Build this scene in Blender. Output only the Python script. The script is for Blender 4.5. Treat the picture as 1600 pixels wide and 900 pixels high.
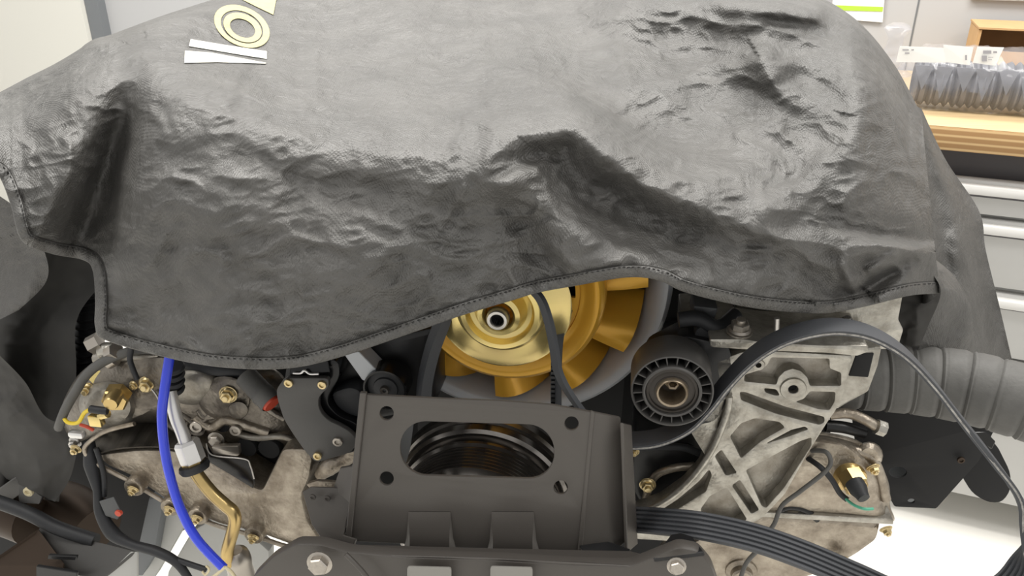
import bpy, bmesh, math, random
import numpy as np
from mathutils import Vector, Matrix, noise
for o in list(bpy.data.objects): bpy.data.objects.remove(o)
random.seed(7)
S = bpy.context.scene
COL = S.collection
R = math.radians
# ------------------------------------------------------------------ camera
FPX = 1250.0
CAM = Vector((0, 0, 1.25)); PITCH = R(25)
cd = bpy.data.cameras.new('camera'); cam = bpy.data.objects.new('camera', cd); COL.objects.link(cam)
cam.location = CAM; cam.rotation_euler = (R(90) - PITCH, 0, 0)
cd.sensor_width = 36; cd.lens = 36 * FPX / 1600; cd.clip_start = .02
S.camera = cam
# ------------------------------------------------------------------ world + lights
w = bpy.data.worlds.new('world'); S.world = w; w.use_nodes = True
w.node_tree.nodes['Background'].inputs[0].default_value = (1.0, .985, .95, 1)
w.node_tree.nodes['Background'].inputs[1].default_value = .62
def area(name, loc, sx, sy, power, rot=(0, 0, 0), col=(1, .975, .93)):
    l = bpy.data.lights.new(name, 'AREA'); l.shape = 'RECTANGLE'; l.size = sx; l.size_y = sy
    l.energy = power; l.color = col
    o = bpy.data.objects.new(name, l); COL.objects.link(o); o.location = loc; o.rotation_euler = rot
    return o
area('ceiling_lamp', (-.75, 1.75, 2.7), 1.3, .45, 41)
area('ceiling_lamp', (.75, 1.25, 2.7), 1.3, .45, 36)
area('ceiling_lamp', (-1.4, .3, 2.9), 1.2, .5, 16)
area('ceiling_lamp', (1.5, -.2, 2.9), 1.2, .5, 18)
S.view_settings.view_transform = 'Standard'; S.view_settings.look = 'None'
S.view_settings.gamma = 1; S.view_settings.use_curve_mapping = False
S.view_settings.exposure = .35
# ------------------------------------------------------------------ measuring helpers
YAW = R(8)                                    # the engine stands turned 8 degrees to the camera
NE = Vector((math.sin(YAW), math.cos(YAW), 0)); EX = Vector((math.cos(YAW), -math.sin(YAW), 0)); UP = Vector((0, 0, 1))
CF = Vector((0, math.cos(PITCH), -math.sin(PITCH))); CU = Vector((0, math.sin(PITCH), math.cos(PITCH)))
def ray(x, y): return CF + Vector((1, 0, 0)) * ((x - 800) / FPX) + CU * ((450 - y) / FPX)
def P(x, y, d):                               # point seen at x, y lying d metres away along the engine's axis
    r = ray(x, y); return CAM + r * (d / r.dot(NE))
def PZ(x, y, z):
    r = ray(x, y); return CAM + r * ((z - CAM.z) / r.z)
def mm(px, x, y, d): return px * (P(x, y, d) - CAM).dot(CF) / FPX   # image length -> metres at that place
# ------------------------------------------------------------------ object helpers
ORG = {}
def org(o): return ORG.get(o.name, Vector((0, 0, 0))) if o else Vector((0, 0, 0))
def thing(name, label, cat, loc, group=None):
    o = bpy.data.objects.new(name, None); COL.objects.link(o); o.empty_display_size = .02
    o.location = loc; ORG[o.name] = Vector(loc); o['label'] = label; o['category'] = cat
    if group: o['group'] = group
    return o
def tag(o, label=None, cat=None, group=None, kind=None):
    if label: o['label'] = label
    if cat: o['category'] = cat
    if group: o['group'] = group
    if kind: o['kind'] = kind
    return o
def link(name, me, parent, world_loc=None):
    o = bpy.data.objects.new(name, me); COL.objects.link(o)
    if parent: o.parent = parent
    return o
def mk(name, V, F, mat, parent=None, smooth=False, angle=None):
    V = [Vector(v) for v in V]
    if parent: base = org(parent)
    else:
        base = Vector((sum(v.x for v in V) / len(V), sum(v.y for v in V) / len(V), min(v.z for v in V)))
    me = bpy.data.meshes.new(name); me.from_pydata([v - base for v in V], [], F); me.update()
    if mat: me.materials.append(mat)
    if smooth: me.shade_smooth()
    if angle: me.shade_smooth(); me.set_sharp_from_angle(angle=R(angle))
    o = link(name, me, parent); ORG[o.name] = base
    if not parent: o.location = base
    return o
def catmull(pts, n=6, closed=False):
    pts = [Vector(p) for p in pts]; out = []; L = len(pts)
    for i in range(L if closed else L - 1):
        p0 = pts[(i - 1) % L] if closed or i > 0 else pts[0]; p1 = pts[i]; p2 = pts[(i + 1) % L]
        p3 = pts[(i + 2) % L] if closed or i + 2 < L else pts[-1]
        for k in range(n):
            t = k / n
            out.append(.5 * ((2 * p1) + (p2 - p0) * t + (2 * p0 - 5 * p1 + 4 * p2 - p3) * t * t + (3 * p1 - p0 - 3 * p2 + p3) * t ** 3))
    if not closed: out.append(pts[-1])
    return out
def rounded(pts, r=3, n=3):                   # round the corners of an outline
    out = []; L = len(pts)
    for i in range(L):
        a, b, c = Vector(pts[i - 1]), Vector(pts[i]), Vector(pts[(i + 1) % L])
        da, dc = (a - b), (c - b); q = min(r, da.length * .45, dc.length * .45)
        if q < 1e-6: out.append(b); continue
        A = b + da.normalized() * q; C = b + dc.normalized() * q
        for k in range(n + 1):
            t = k / n; out.append(A * (1 - t) ** 2 + b * 2 * t * (1 - t) + C * t * t)
    return out
def circ(x, y, r, n=20, ry=None): return [(x + r * math.cos(2 * math.pi * k / n), y + (ry or r) * math.sin(2 * math.pi * k / n)) for k in range(n)]
class Pl:                                      # a plane of the engine: distance d, tilt forward, extra turn
    def __init__(s, d, tilt=0, yaw=0, ref=(800, 600)):
        s.o = P(ref[0], ref[1], d)
        a = YAW + R(yaw)
        s.x = Vector((math.cos(a), -math.sin(a), 0)); n0 = Vector((-math.sin(a), -math.cos(a), 0))
        s.n = (n0 * math.cos(R(tilt)) + UP * math.sin(R(tilt))).normalized(); s.y = s.n.cross(s.x)
    def pt(s, x, y):
        r = ray(x, y); return CAM + r * ((s.o - CAM).dot(s.n) / r.dot(s.n))
    def uv(s, x, y):
        q = s.pt(x, y) - s.o; return q.dot(s.x), q.dot(s.y)
def plate(name, outline, d, thick, mat, parent=None, holes=(), bevel=.0008, rnd=0, tilt=0, yaw=0, ref=None, smooth=False, res=1):
    pl = Pl(d, tilt, yaw, ref or (outline[0][0], outline[0][1]))
    if smooth: outline = [(p.x, p.y) for p in catmull([(a[0], a[1], 0) for a in outline], 5, True)]
    elif rnd: outline = [tuple(p) for p in rounded(outline, rnd)]
    cu = bpy.data.curves.new(name, 'CURVE'); cu.dimensions = '2D'; cu.fill_mode = 'BOTH'
    b = min(bevel, thick * .45)
    cu.extrude = max(thick / 2 - b, 1e-5); cu.bevel_depth = b; cu.bevel_resolution = res; cu.offset = -b
    for poly in [outline] + list(holes):
        sp = cu.splines.new('POLY'); sp.points.add(len(poly) - 1); sp.use_cyclic_u = True
        for i, (x, y) in enumerate(poly):
            u, v = pl.uv(x, y); sp.points[i].co = (u, v, 0, 1)
    tmp = bpy.data.objects.new('tmp', cu)
    me = bpy.data.meshes.new_from_object(tmp); bpy.data.objects.remove(tmp); bpy.data.curves.remove(cu)
    V = [pl.o + pl.x * v.co.x + pl.y * v.co.y + pl.n * (v.co.z - thick / 2) for v in me.vertices]
    F = [list(p.vertices) for p in me.polygons]; bpy.data.meshes.remove(me)
    bm = bmesh.new(); vs = [bm.verts.new(v) for v in V]
    for f in F:
        try: bm.faces.new([vs[i] for i in f])
        except ValueError: pass
    bmesh.ops.remove_doubles(bm, verts=bm.verts, dist=1e-5); bmesh.ops.recalc_face_normals(bm, faces=bm.faces)
    V = [v.co.copy() for v in bm.verts]; bm.verts.index_update(); F = [[v.index for v in f.verts] for f in bm.faces]; bm.free()
    return mk(name, V, F, mat, parent, angle=35)
def loft(name, rings, mat, parent=None, cap=True, closed=True, smooth=True, angle=40, ends=(True, True)):   # rings: equal-length lists of world points
    V = [v for r in rings for v in r]; n = len(rings[0]); F = []
    for i in range(len(rings) - 1):
        for j in range(n if closed else n - 1):
            a = i * n + j; b = i * n + (j + 1) % n; F.append([a, b, b + n, a + n])
    if cap and closed and ends[0]: F.append(list(range(n))[::-1])
    if cap and closed and ends[1]: F.append(list(range((len(rings) - 1) * n, len(rings) * n)))
    return mk(name, V, F, mat, parent, smooth=smooth, angle=angle)
def frame_of(axis):
    a = axis.normalized(); h = UP if abs(a.z) < .9 else Vector((1, 0, 0)); x = h.cross(a).normalized(); return x, a.cross(x), a
def lathe(name, c, prof, mat, parent=None, axis=None, n=40, angle=40):   # prof: (radius, distance along axis away from camera)
    x, y, a = frame_of(axis or NE); rings = []
    for r, s in prof:
        rings.append([c + a * s + (x * math.cos(2 * math.pi * k / n) + y * math.sin(2 * math.pi * k / n)) * max(r, 1e-5) for k in range(n)])
    z0, z1 = prof[0][0] < 2e-3, prof[-1][0] < 2e-3
    if not z0 and not z1 and (len(prof) > 2): rings.append(list(rings[0]))
    o = loft(name, rings, mat, parent, cap=(z0 or z1) and not (z0 and z1 and False), angle=angle, ends=(z0, z1))
    bm = bmesh.new(); bm.from_mesh(o.data); bmesh.ops.remove_doubles(bm, verts=bm.verts, dist=1e-6); bmesh.ops.recalc_face_normals(bm, faces=bm.faces); bm.to_mesh(o.data); bm.free()
    return o
def tube(name, pts, r, mat, parent=None, n=10, k=6, radii=None, raw=False):
    path = pts if raw else catmull(pts, k); L = len(path); rings = []; up = None
    for i, p in enumerate(path):
        t = (path[min(i + 1, L - 1)] - path[max(i - 1, 0)]).normalized()
        if up is None: up = frame_of(t)[0]
        up = (up - t * up.dot(t)).normalized(); v = t.cross(up)
        rr = r if radii is None else np.interp(i / (L - 1), np.linspace(0, 1, len(radii)), radii)
        rings.append([p + (up * math.cos(2 * math.pi * q / n) + v * math.sin(2 * math.pi * q / n)) * rr for q in range(n)])
    return loft(name, rings, mat, parent, angle=60)
def ribbon(name, pts, wid, th, mat, parent=None, k=6, ribs=0, wvec=None, ribside=1):
    """flat belt: pts world points, wvec list of unit width directions, wid width, th thickness, ribs on one side"""
    path = catmull(pts, k); ws = catmull(wvec, k); L = len(path)
    sec = [(-wid / 2, th / 2), (wid / 2, th / 2)]
    if ribs:
        for q in range(ribs):
            x1 = wid / 2 - q * wid / ribs; x0 = x1 - wid / ribs
            sec += [(x1 - .0001, -th * .1), (x1 - wid / ribs * .28, -th / 2), (x0 + wid / ribs * .28, -th / 2), (x0 + .0001, -th * .1)]
    else: sec += [(wid / 2, -th / 2), (-wid / 2, -th / 2)]
    rings = []
    for i, p in enumerate(path):
        t = (path[min(i + 1, L - 1)] - path[max(i - 1, 0)]).normalized(); wv = ws[i]; wv = (wv - t * wv.dot(t)).normalized()
        nn = t.cross(wv) * ribside
        rings.append([p + wv * a + nn * b for a, b in sec])
    o = loft(name, rings, mat, parent, angle=30)
    bm = bmesh.new(); bm.from_mesh(o.data); bmesh.ops.recalc_face_normals(bm, faces=bm.faces); bm.to_mesh(o.data); bm.free()
    return o
def box(name, c, ax, sx, sy, sz, mat, parent=None, bev=.001):     # c centre of the base; ax x-direction
    ax = ax.normalized(); ay = UP.cross(ax)
    bm = bmesh.new(); bmesh.ops.create_cube(bm, size=1)
    for v in bm.verts: v.co = Vector((v.co.x * sx, v.co.y * sy, (v.co.z + .5) * sz))
    if bev: bmesh.ops.bevel(bm, geom=list(bm.edges), offset=bev, segments=2, affect='EDGES', profile=.5)
    V = [c + ax * v.co.x + ay * v.co.y + UP * v.co.z for v in bm.verts]; bm.verts.index_update()
    F = [[v.index for v in f.verts] for f in bm.faces]; bm.free()
    return mk(name, V, F, mat, parent, angle=35)
BOLTS = {}
def bolt(parent, pos, r, mat, kind='hex', axis=None, name='bolt', roll=0):
    """a hexagon head on a washer, or a socket cap, or a nut on a stud; its own object sharing its mesh with the others"""
    key = (kind, mat.name)
    if key not in BOLTS:
        bm = bmesh.new()
        def cyl(pr, n, rot=0):
            rings = [[bm.verts.new((max(a, 1e-4) * math.cos(2 * math.pi * q / n + rot), max(a, 1e-4) * math.sin(2 * math.pi * q / n + rot), z)) for q in range(n)] for a, z in pr]
            for i in range(len(rings) - 1):
                for j in range(n): bm.faces.new([rings[i][j], rings[i][(j + 1) % n], rings[i + 1][(j + 1) % n], rings[i + 1][j]])
            bm.faces.new(rings[-1]); bm.faces.new(rings[0][::-1])
        if kind == 'hex':
            cyl([(1.3, 0), (1.3, .16), (1.22, .2)], 20); cyl([(.98, .2), (1.0, .25), (1.0, .8), (.86, .95)], 6); cyl([(.45, .9), (.4, .93)], 12)
        elif kind == 'nut':
            cyl([(1.35, 0), (1.35, .14), (1.25, .2)], 20); cyl([(1.12, .2), (1.2, .28), (1.0, .5)], 20)
            cyl([(.95, .45), (.95, 1.1), (.82, 1.2)], 6); cyl([(.5, 1.1), (.5, 1.55), (.4, 1.62)], 12)
        else:                                      # socket cap
            cyl([(1, 0), (1, .5), (.92, .6), (.55, .62), (.5, .3), (.02, .28)], 18)
        bmesh.ops.recalc_face_normals(bm, faces=bm.faces)
        me = bpy.data.meshes.new('bolt'); bm.to_mesh(me); bm.free(); me.materials.append(mat); me.shade_smooth(); me.set_sharp_from_angle(angle=R(30)); BOLTS[key] = me
    o = link(name, BOLTS[key], parent); a = axis.normalized() if axis else -NE
    x, y, z = frame_of(a); M = Matrix((x, y, z)).transposed().to_4x4() @ Matrix.Rotation(roll, 4, 'Z')
    o.matrix_local = Matrix.Translation(pos - org(parent)) @ M @ Matrix.Scale(r, 4)
    return o
# ------------------------------------------------------------------ materials
def mat(name, col, rough=.5, metal=0, spec=.5, noise_amt=0, noise_scale=30, col2=None, bump=0, bump_scale=200, coat=0, detail=6, alpha=None, trans=0, ior=1.45, streak=None, rough_var=0):
    m = bpy.data.materials.new(name); m.use_nodes = True; nt = m.node_tree; b = nt.nodes['Principled BSDF']
    c = (*col, 1)
    b.inputs['Base Color'].default_value = c; b.inputs['Roughness'].default_value = rough; b.inputs['Metallic'].default_value = metal
    b.inputs['Specular IOR Level'].default_value = spec; b.inputs['Coat Weight'].default_value = coat; b.inputs['IOR'].default_value = ior
    b.inputs['Transmission Weight'].default_value = trans
    if alpha is not None: b.inputs['Alpha'].default_value = alpha
    tc = nt.nodes.new('ShaderNodeTexCoord')
    vec = tc.outputs['Object']
    if streak:
        mp = nt.nodes.new('ShaderNodeMapping'); mp.inputs['Scale'].default_value = streak; nt.links.new(vec, mp.inputs[0]); vec = mp.outputs[0]
    if noise_amt:
        n = nt.nodes.new('ShaderNodeTexNoise'); n.inputs['Scale'].default_value = noise_scale; n.inputs['Detail'].default_value = detail; n.inputs['Roughness'].default_value = .65
        nt.links.new(vec, n.inputs[0])
        rp = nt.nodes.new('ShaderNodeValToRGB'); rp.color_ramp.elements[0].position = .5 - .25 / max(noise_amt, .01) * noise_amt; rp.color_ramp.elements[1].position = .72
        rp.color_ramp.elements[0].position = .32
        c2 = col2 or tuple(x * .5 for x in col)
        mixed = tuple(a * (1 - noise_amt) + d * noise_amt for a, d in zip(col, c2))
        rp.color_ramp.elements[0].color = (*mixed, 1); rp.color_ramp.elements[1].color = c
        nt.links.new(n.outputs[0], rp.inputs[0]); nt.links.new(rp.outputs[0], b.inputs['Base Color'])
        if rough_var:
            mr = nt.nodes.new('ShaderNodeMapRange'); mr.inputs[3].default_value = rough + rough_var; mr.inputs[4].default_value = rough - rough_var
            nt.links.new(n.outputs[0], mr.inputs[0]); nt.links.new(mr.outputs[0], b.inputs['Roughness'])
    if bump:
        n2 = nt.nodes.new('ShaderNodeTexNoise'); n2.inputs['Scale'].default_value = bump_scale; n2.inputs['Detail'].default_value = 4
        nt.links.new(vec, n2.inputs[0]); bp = nt.nodes.new('ShaderNodeBump'); bp.inputs['Strength'].default_value = bump; bp.inputs['Distance'].default_value = .001
        nt.links.new(n2.outputs[0], bp.inputs['Height']); nt.links.new(bp.outputs[0], b.inputs['Normal'])
    return m
M = {}
M['alu'] = mat('cast_aluminium', (.42, .40, .36), .42, .75, noise_amt=.9, noise_scale=40, col2=(.20, .175, .14), bump=.35, bump_scale=420, rough_var=.08)
M['alu_light'] = mat('cast_aluminium_bright', (.56, .54, .49), .34, .75, noise_amt=.95, noise_scale=48, col2=(.26, .24, .205), bump=.6, bump_scale=300, rough_var=.1)
M['alu_dirty'] = mat('cast_aluminium_dirty', (.50, .445, .37), .40, .8, noise_amt=.8, noise_scale=40, col2=(.15, .12, .09), bump=.8, bump_scale=260, rough_var=.1)
M['black_coat'] = mat('black_powder_coat', (.078, .070, .063), .42, 0, .5, bump=.12, bump_scale=900)
M['black_steel'] = mat('black_steel', (.022, .022, .023), .35, .2, bump=.1, bump_scale=500, noise_amt=.4, noise_scale=30)
M['black_gloss'] = mat('black_gloss', (.012, .012, .013), .22, .3)
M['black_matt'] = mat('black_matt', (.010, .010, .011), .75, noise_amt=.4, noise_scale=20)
M['rubber'] = mat('rubber', (.026, .027, .030), .55, noise_amt=.4, noise_scale=60, bump=.15, bump_scale=600)
M['belt'] = mat('belt_rubber', (.058, .061, .068), .5, bump=.15, bump_scale=900)
M['duct'] = mat('duct_rubber', (.13, .127, .12), .62, noise_amt=.6, noise_scale=25, bump=.3, bump_scale=300)
M['plastic_dark'] = mat('dark_plastic', (.072, .069, .066), .4, bump=.1, bump_scale=500)
M['gold'] = mat('gold_paint', (.92, .50, .055), .32, .35, noise_amt=.25, noise_scale=15, bump=.06, bump_scale=900, coat=.2)
M['zinc'] = mat('yellow_zinc', (.80, .62, .28), .24, .85, noise_amt=.5, noise_scale=18, col2=(.62, .55, .18))
M['zinc_bolt'] = mat('yellow_zinc_bolt', (.72, .58, .32), .3, .85, noise_amt=.5, noise_scale=2)
M['brass'] = mat('brass', (.62, .46, .20), .3, .85, noise_amt=.5, noise_scale=40, col2=(.35, .24, .10))
M['alu_greasy'] = mat('greasy_aluminium', (.30, .27, .23), .36, .75, noise_amt=.9, noise_scale=30, col2=(.05, .042, .035), bump=.8, bump_scale=220, rough_var=.12)
M['pan'] = mat('grey_pan', (.26, .25, .23), .5)
M['rim_streak'] = mat('streaked_metal', (.13, .12, .105), .32, .6, noise_amt=.9, noise_scale=10, col2=(.02, .018, .016), streak=(9, .6, .6))
M['steel'] = mat('steel', (.62, .60, .57), .28, .9, noise_amt=.4, noise_scale=40)
M['steel_bolt'] = mat('steel_bolt', (.50, .46, .41), .35, .85, noise_amt=.5, noise_scale=2)
M['grey_paint'] = mat('grey_paint', (.50, .52, .55), .34, .1, noise_amt=.3, noise_scale=12, coat=.2)
M['grey_dark'] = mat('grey_paint_dark', (.07, .073, .077), .5, noise_amt=.3, noise_scale=12)
M['blue'] = mat('blue_silicone', (.035, .065, .72), .25, coat=.3)
M['white_metal'] = mat('silver_nut', (.80, .79, .78), .3, .6)
M['yellow'] = mat('yellow_wire', (.75, .55, .03), .4)
M['green'] = mat('green_wire', (.10, .42, .28), .4)
M['red'] = mat('red_plastic', (.55, .07, .035), .4)
M['cream'] = mat('cream_plastic', (.66, .58, .38), .4)
M['bearing'] = mat('bearing_seal', (.055, .048, .042), .5, .3)
M['rust'] = mat('brown_metal', (.062, .042, .029), .5, .6, noise_amt=.7, noise_scale=14, col2=(.05, .035, .025))
M['stand'] = mat('stand_paint', (.48, .48, .46), .5)
M['part_grey'] = mat('part_grey', (.17, .175, .19), .35, .5)
M['print'] = mat('printed_ink', (.66, .65, .58), .5, noise_amt=.25, noise_scale=60)
M['print_gold'] = mat('printed_ink_gold', (.54, .48, .24), .5, noise_amt=.45, noise_scale=70, col2=(.3, .27, .13))
M['wall'] = mat('wall_paint', (.44, .44, .445), .6)
M['wall_cream'] = mat('wall_cream', (.64, .63, .58), .7)
M['frame'] = mat('frame_grey', (.16, .17, .18), .5)
M['floor'] = mat('floor_resin', (.90, .88, .83), .25, noise_amt=.06, noise_scale=2)
M['cab'] = mat('cabinet_grey', (.52, .515, .50), .4)
M['cab_lip'] = mat('cabinet_lip', (.68, .67, .65), .3)
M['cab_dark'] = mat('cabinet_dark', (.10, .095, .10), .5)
M['ply'] = mat('plywood_face', (.62, .46, .26), .5, noise_amt=.35, noise_scale=6, streak=(1, 14, 14))
M['paper'] = mat('paper', (.86, .86, .84), .6)
M['ink'] = mat('grey_ink', (.35, .34, .36), .6)
M['lime'] = mat('lime_ink', (.42, .62, .06), .5)
M['card'] = mat('cardboard', (.52, .33, .16), .8, noise_amt=.2, noise_scale=30)
# plywood edge with ply layers
m = mat('plywood_edge', (.6, .4, .2), .6); nt = m.node_tree; b = nt.nodes['Principled BSDF']
tc = nt.nodes.new('ShaderNodeTexCoord'); sx = nt.nodes.new('ShaderNodeSeparateXYZ'); nt.links.new(tc.outputs['Object'], sx.inputs[0])
mu = nt.nodes.new('ShaderNodeMath'); mu.operation = 'MULTIPLY'; mu.inputs[1].default_value = 520; nt.links.new(sx.outputs[2], mu.inputs[0])
si = nt.nodes.new('ShaderNodeMath'); si.operation = 'SINE'; nt.links.new(mu.outputs[0], si.inputs[0])
rp = nt.nodes.new('ShaderNodeValToRGB'); rp.color_ramp.elements[0].color = (.33, .19, .08, 1); rp.color_ramp.elements[1].color = (.58, .40, .20, 1); rp.color_ramp.elements[0].position = .1
nt.links.new(si.outputs[0], rp.inputs[0]); nt.links.new(rp.outputs[0], b.inputs['Base Color']); M['ply_edge'] = m
# clear film
def film(name, col, al, rough=.12):
    m = mat(name, col, rough, alpha=al, spec=.9, bump=1.0, bump_scale=45); m.node_tree.nodes['Principled BSDF'].inputs['Coat Weight'].default_value = .5; return m
M['film'] = film('clear_film', (.55, .55, .60), .20)
# cover cloth : embossed non-woven fabric
m = mat('cover_fabric', (.075, .073, .071), .49, 0, .85); nt = m.node_tree; b = nt.nodes['Principled BSDF']; L = nt.links.new
uv = nt.nodes.new('ShaderNodeUVMap'); tc = nt.nodes.new('ShaderNodeTexCoord')
def wave(direction):
    mp = nt.nodes.new('ShaderNodeMapping'); mp.inputs['Rotation'].default_value = (0, 0, direction); L(uv.outputs[0], mp.inputs[0])
    wv = nt.nodes.new('ShaderNodeTexWave'); wv.inputs['Scale'].default_value = 1 / .0026 / 3.18; wv.wave_profile = 'SIN'; L(mp.outputs[0], wv.inputs[0]); return wv.outputs['Fac']
mx = nt.nodes.new('ShaderNodeMath'); mx.operation = 'MULTIPLY'; L(wave(R(35)), mx.inputs[0]); L(wave(R(-50)), mx.inputs[1])
n1 = nt.nodes.new('ShaderNodeTexNoise'); n1.inputs['Scale'].default_value = 24; n1.inputs['Detail'].default_value = 8; n1.inputs['Roughness'].default_value = .6; n1.inputs['Distortion'].default_value = .6; L(tc.outputs['Object'], n1.inputs[0])
n3 = nt.nodes.new('ShaderNodeTexNoise'); n3.inputs['Scale'].default_value = 70; n3.inputs['Detail'].default_value = 5; n3.inputs['Distortion'].default_value = 1.2; L(tc.outputs['Object'], n3.inputs[0])
b0 = nt.nodes.new('ShaderNodeBump'); b0.inputs['Strength'].default_value = .55; b0.inputs['Distance'].default_value = .012; L(n1.outputs[0], b0.inputs['Height'])
b1 = nt.nodes.new('ShaderNodeBump'); b1.inputs['Strength'].default_value = .5; b1.inputs['Distance'].default_value = .003; L(n3.outputs[0], b1.inputs['Height']); L(b0.outputs[0], b1.inputs['Normal'])
b2 = nt.nodes.new('ShaderNodeBump'); b2.inputs['Strength'].default_value = .42; b2.inputs['Distance'].default_value = .0007; L(mx.outputs[0], b2.inputs['Height']); L(b1.outputs[0], b2.inputs['Normal'])
L(b2.outputs[0], b.inputs['Normal'])
n2 = nt.nodes.new('ShaderNodeTexNoise'); n2.inputs['Scale'].default_value = 9; n2.inputs['Detail'].default_value = 8; n2.inputs['Roughness'].default_value = .7; L(tc.outputs['Object'], n2.inputs[0])
rp = nt.nodes.new('ShaderNodeValToRGB'); rp.color_ramp.elements[0].position = .35; rp.color_ramp.elements[1].position = .68
rp.color_ramp.elements[0].color = (.056, .054, .050, 1); rp.color_ramp.elements[1].color = (.100, .096, .090, 1); L(n2.outputs[0], rp.inputs[0]); L(rp.outputs[0], b.inputs['Base Color'])
M['cloth'] = m
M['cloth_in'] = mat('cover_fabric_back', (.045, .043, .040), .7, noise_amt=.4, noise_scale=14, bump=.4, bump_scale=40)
# ================================================================== THE ROOM
BA = R(22); BX = Vector((math.cos(BA), -math.sin(BA), 0)); BN = Vector((math.sin(BA), math.cos(BA), 0))   # bench direction and its normal
FLOOR_Z = 0.0
def bpt(u, dn, z): return BX * u + BN * dn + UP * z
DB = PZ(1530, 203, .90).dot(BN)            # distance of the bench's front edge
def quad(name, pts, mt, kind='structure', thick=None):
    o = mk(name, pts, [[0, 1, 2, 3]], mt); tag(o, kind=kind); return o
quad('floor', [(-4, -2, 0), (5, -2, 0), (5, 6, 0), (-4, 6, 0)], M['floor'])
WD = DB + .62
def wallbox(name, a, b2_, dn, t, z0, z1, mt):
    V = [bpt(u, n, z) for z in (z0, z1) for (u, n) in ((a, dn), (b2_, dn), (b2_, dn + t), (a, dn + t))]
    F = [[0, 1, 5, 4], [1, 2, 6, 5], [2, 3, 7, 6], [3, 0, 4, 7], [4, 5, 6, 7], [3, 2, 1, 0]]
    return tag(mk(name, V, F, mt), kind='structure')
wallbox('wall_back', -3.4, 3.4, WD, .1, 0, 2.9, M['wall'])
def on_wall(x, y, dn):
    r = ray(x, y); return CAM + r * (dn / r.dot(BN))
# joints of the wall panels (recessed strips) and dark upright on the left
q = on_wall(1424, 60, WD); uq = q.dot(BX)
wallbox('trim_1', uq - .002, uq + .002, WD - .001, .0005, .3, 2.9, M['frame'])
q0 = on_wall(148, 20, WD).dot(BX); q1 = on_wall(171, 20, WD).dot(BX)
wallbox('trim_2', q0, q0 + (q1 - q0) * .85, WD - .035, .04, 0, 2.9, M['frame'])
wallbox('wall_left', -3.4, q0 - .002, WD - .05, .06, 0, 2.9, M['wall_cream'])
# poster with green line
pw = thing('poster', 'white paper notice with a lime green line on the grey wall', 'poster', on_wall(1342, -20, WD))
def wall_poly(name, pts, mt, par, off, th=.0015):
    f = [on_wall(x, y, WD - off) for x, y in pts]; g = [p + BN * th for p in f]; n = len(pts)
    return mk(name, f + g, [list(range(n)), list(range(2 * n - 1, n - 1, -1))] + [[i, (i + 1) % n, n + (i + 1) % n, n + i][::-1] for i in range(n)], mt, par)
wall_poly('paper_sheet', [(1268, -140), (1393, -140), (1379, 35), (1262, 26)], M['paper'], pw, .006)
wall_poly('printed_line', [(1302, 8), (1380, 11), (1379, 18), (1301, 16)], M['lime'], pw, .0072, .0008)
wall_poly('printed_picture', [(1248, -10), (1301, -4), (1300, 16), (1284, 12), (1262, 4)], M['ink'], pw, .0072, .0008)
# small dark perforations at the top right of the wall
pf = thing('perforated_rail', 'thin grey tool rail with dark slots high on the wall', 'rail', on_wall(1570, -6, WD - .004))
u0 = on_wall(1540, -8, WD).dot(BX); zz = on_wall(1570, -8, WD).z
box('rail', bpt((u0 + .25), WD - .006, zz - .012), BX, .56, .01, .03, M['wall'], pf, .001)
for k in range(16):
    box('slot', bpt(u0 + .012 + k * .018, WD - .0115, zz - .007), BX, .008, .003, .012, M['ink'], pf, 0)
# ------------------------------------------------------------------ workbench
ul = on_wall(1330, 300, DB).dot(BX); ur = ul + 1.5; uc = (ul + ur) / 2
bc = bpt(uc, DB + .3, 0)
bt = tag(box('worktop', bpt(uc, DB + .305, .858), BX, 1.5, .61, .042, M['ply_edge'], None, .001), 'long birch plywood worktop with layered front edge on white drawers', 'worktop')
tp = box('top_veneer', bpt(uc, DB + .305, .9001), BX, 1.497, .606, .0012, M['ply'], bt, .0003)
cb = thing('drawer_cabinet', 'pale grey steel drawer cabinet with full width lip handles under the worktop', 'cabinet', bpt(uc, DB + .32, .09))
box('carcass', bpt(uc, DB + .325, .09), BX, 1.46, .56, .68, M['cab'], cb, .002)
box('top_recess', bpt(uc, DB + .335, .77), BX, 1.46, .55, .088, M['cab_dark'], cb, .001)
def zat(y, x=1570): return on_wall(x, y, DB + .02).z
zs = [(283, 340), (344, 452), (458, 560), (564, 668)]
for (ya, yb) in zs:
    z1, z0 = zat(ya), zat(yb)
    dr = box('drawer', bpt(uc, DB + .035, z0), BX, 1.45, .022, z1 - z0 - .004, M['cab'], cb, .002)
    box('lip_handle', bpt(uc, DB + .015, z1 - .028), BX, 1.44, .022, .018, M['cab_lip'], dr, .004)
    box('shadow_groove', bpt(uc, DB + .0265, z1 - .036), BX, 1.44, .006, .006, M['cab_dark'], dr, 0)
for u in (ul + .1, ur - .1):
    for dn in (.12, .5):
        box('foot', bpt(u, DB + dn, 0), BX, .06, .06, .092, M['cab_dark'], cb, .003)
wallbox('baseboard_back', -2.2, 3.4, WD - .015, .012, 0, .09, M['cab_lip'])
# plinth board standing on the floor before the cabinet
uu = on_wall(1520, 790, DB + .08).dot(BX)
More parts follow.
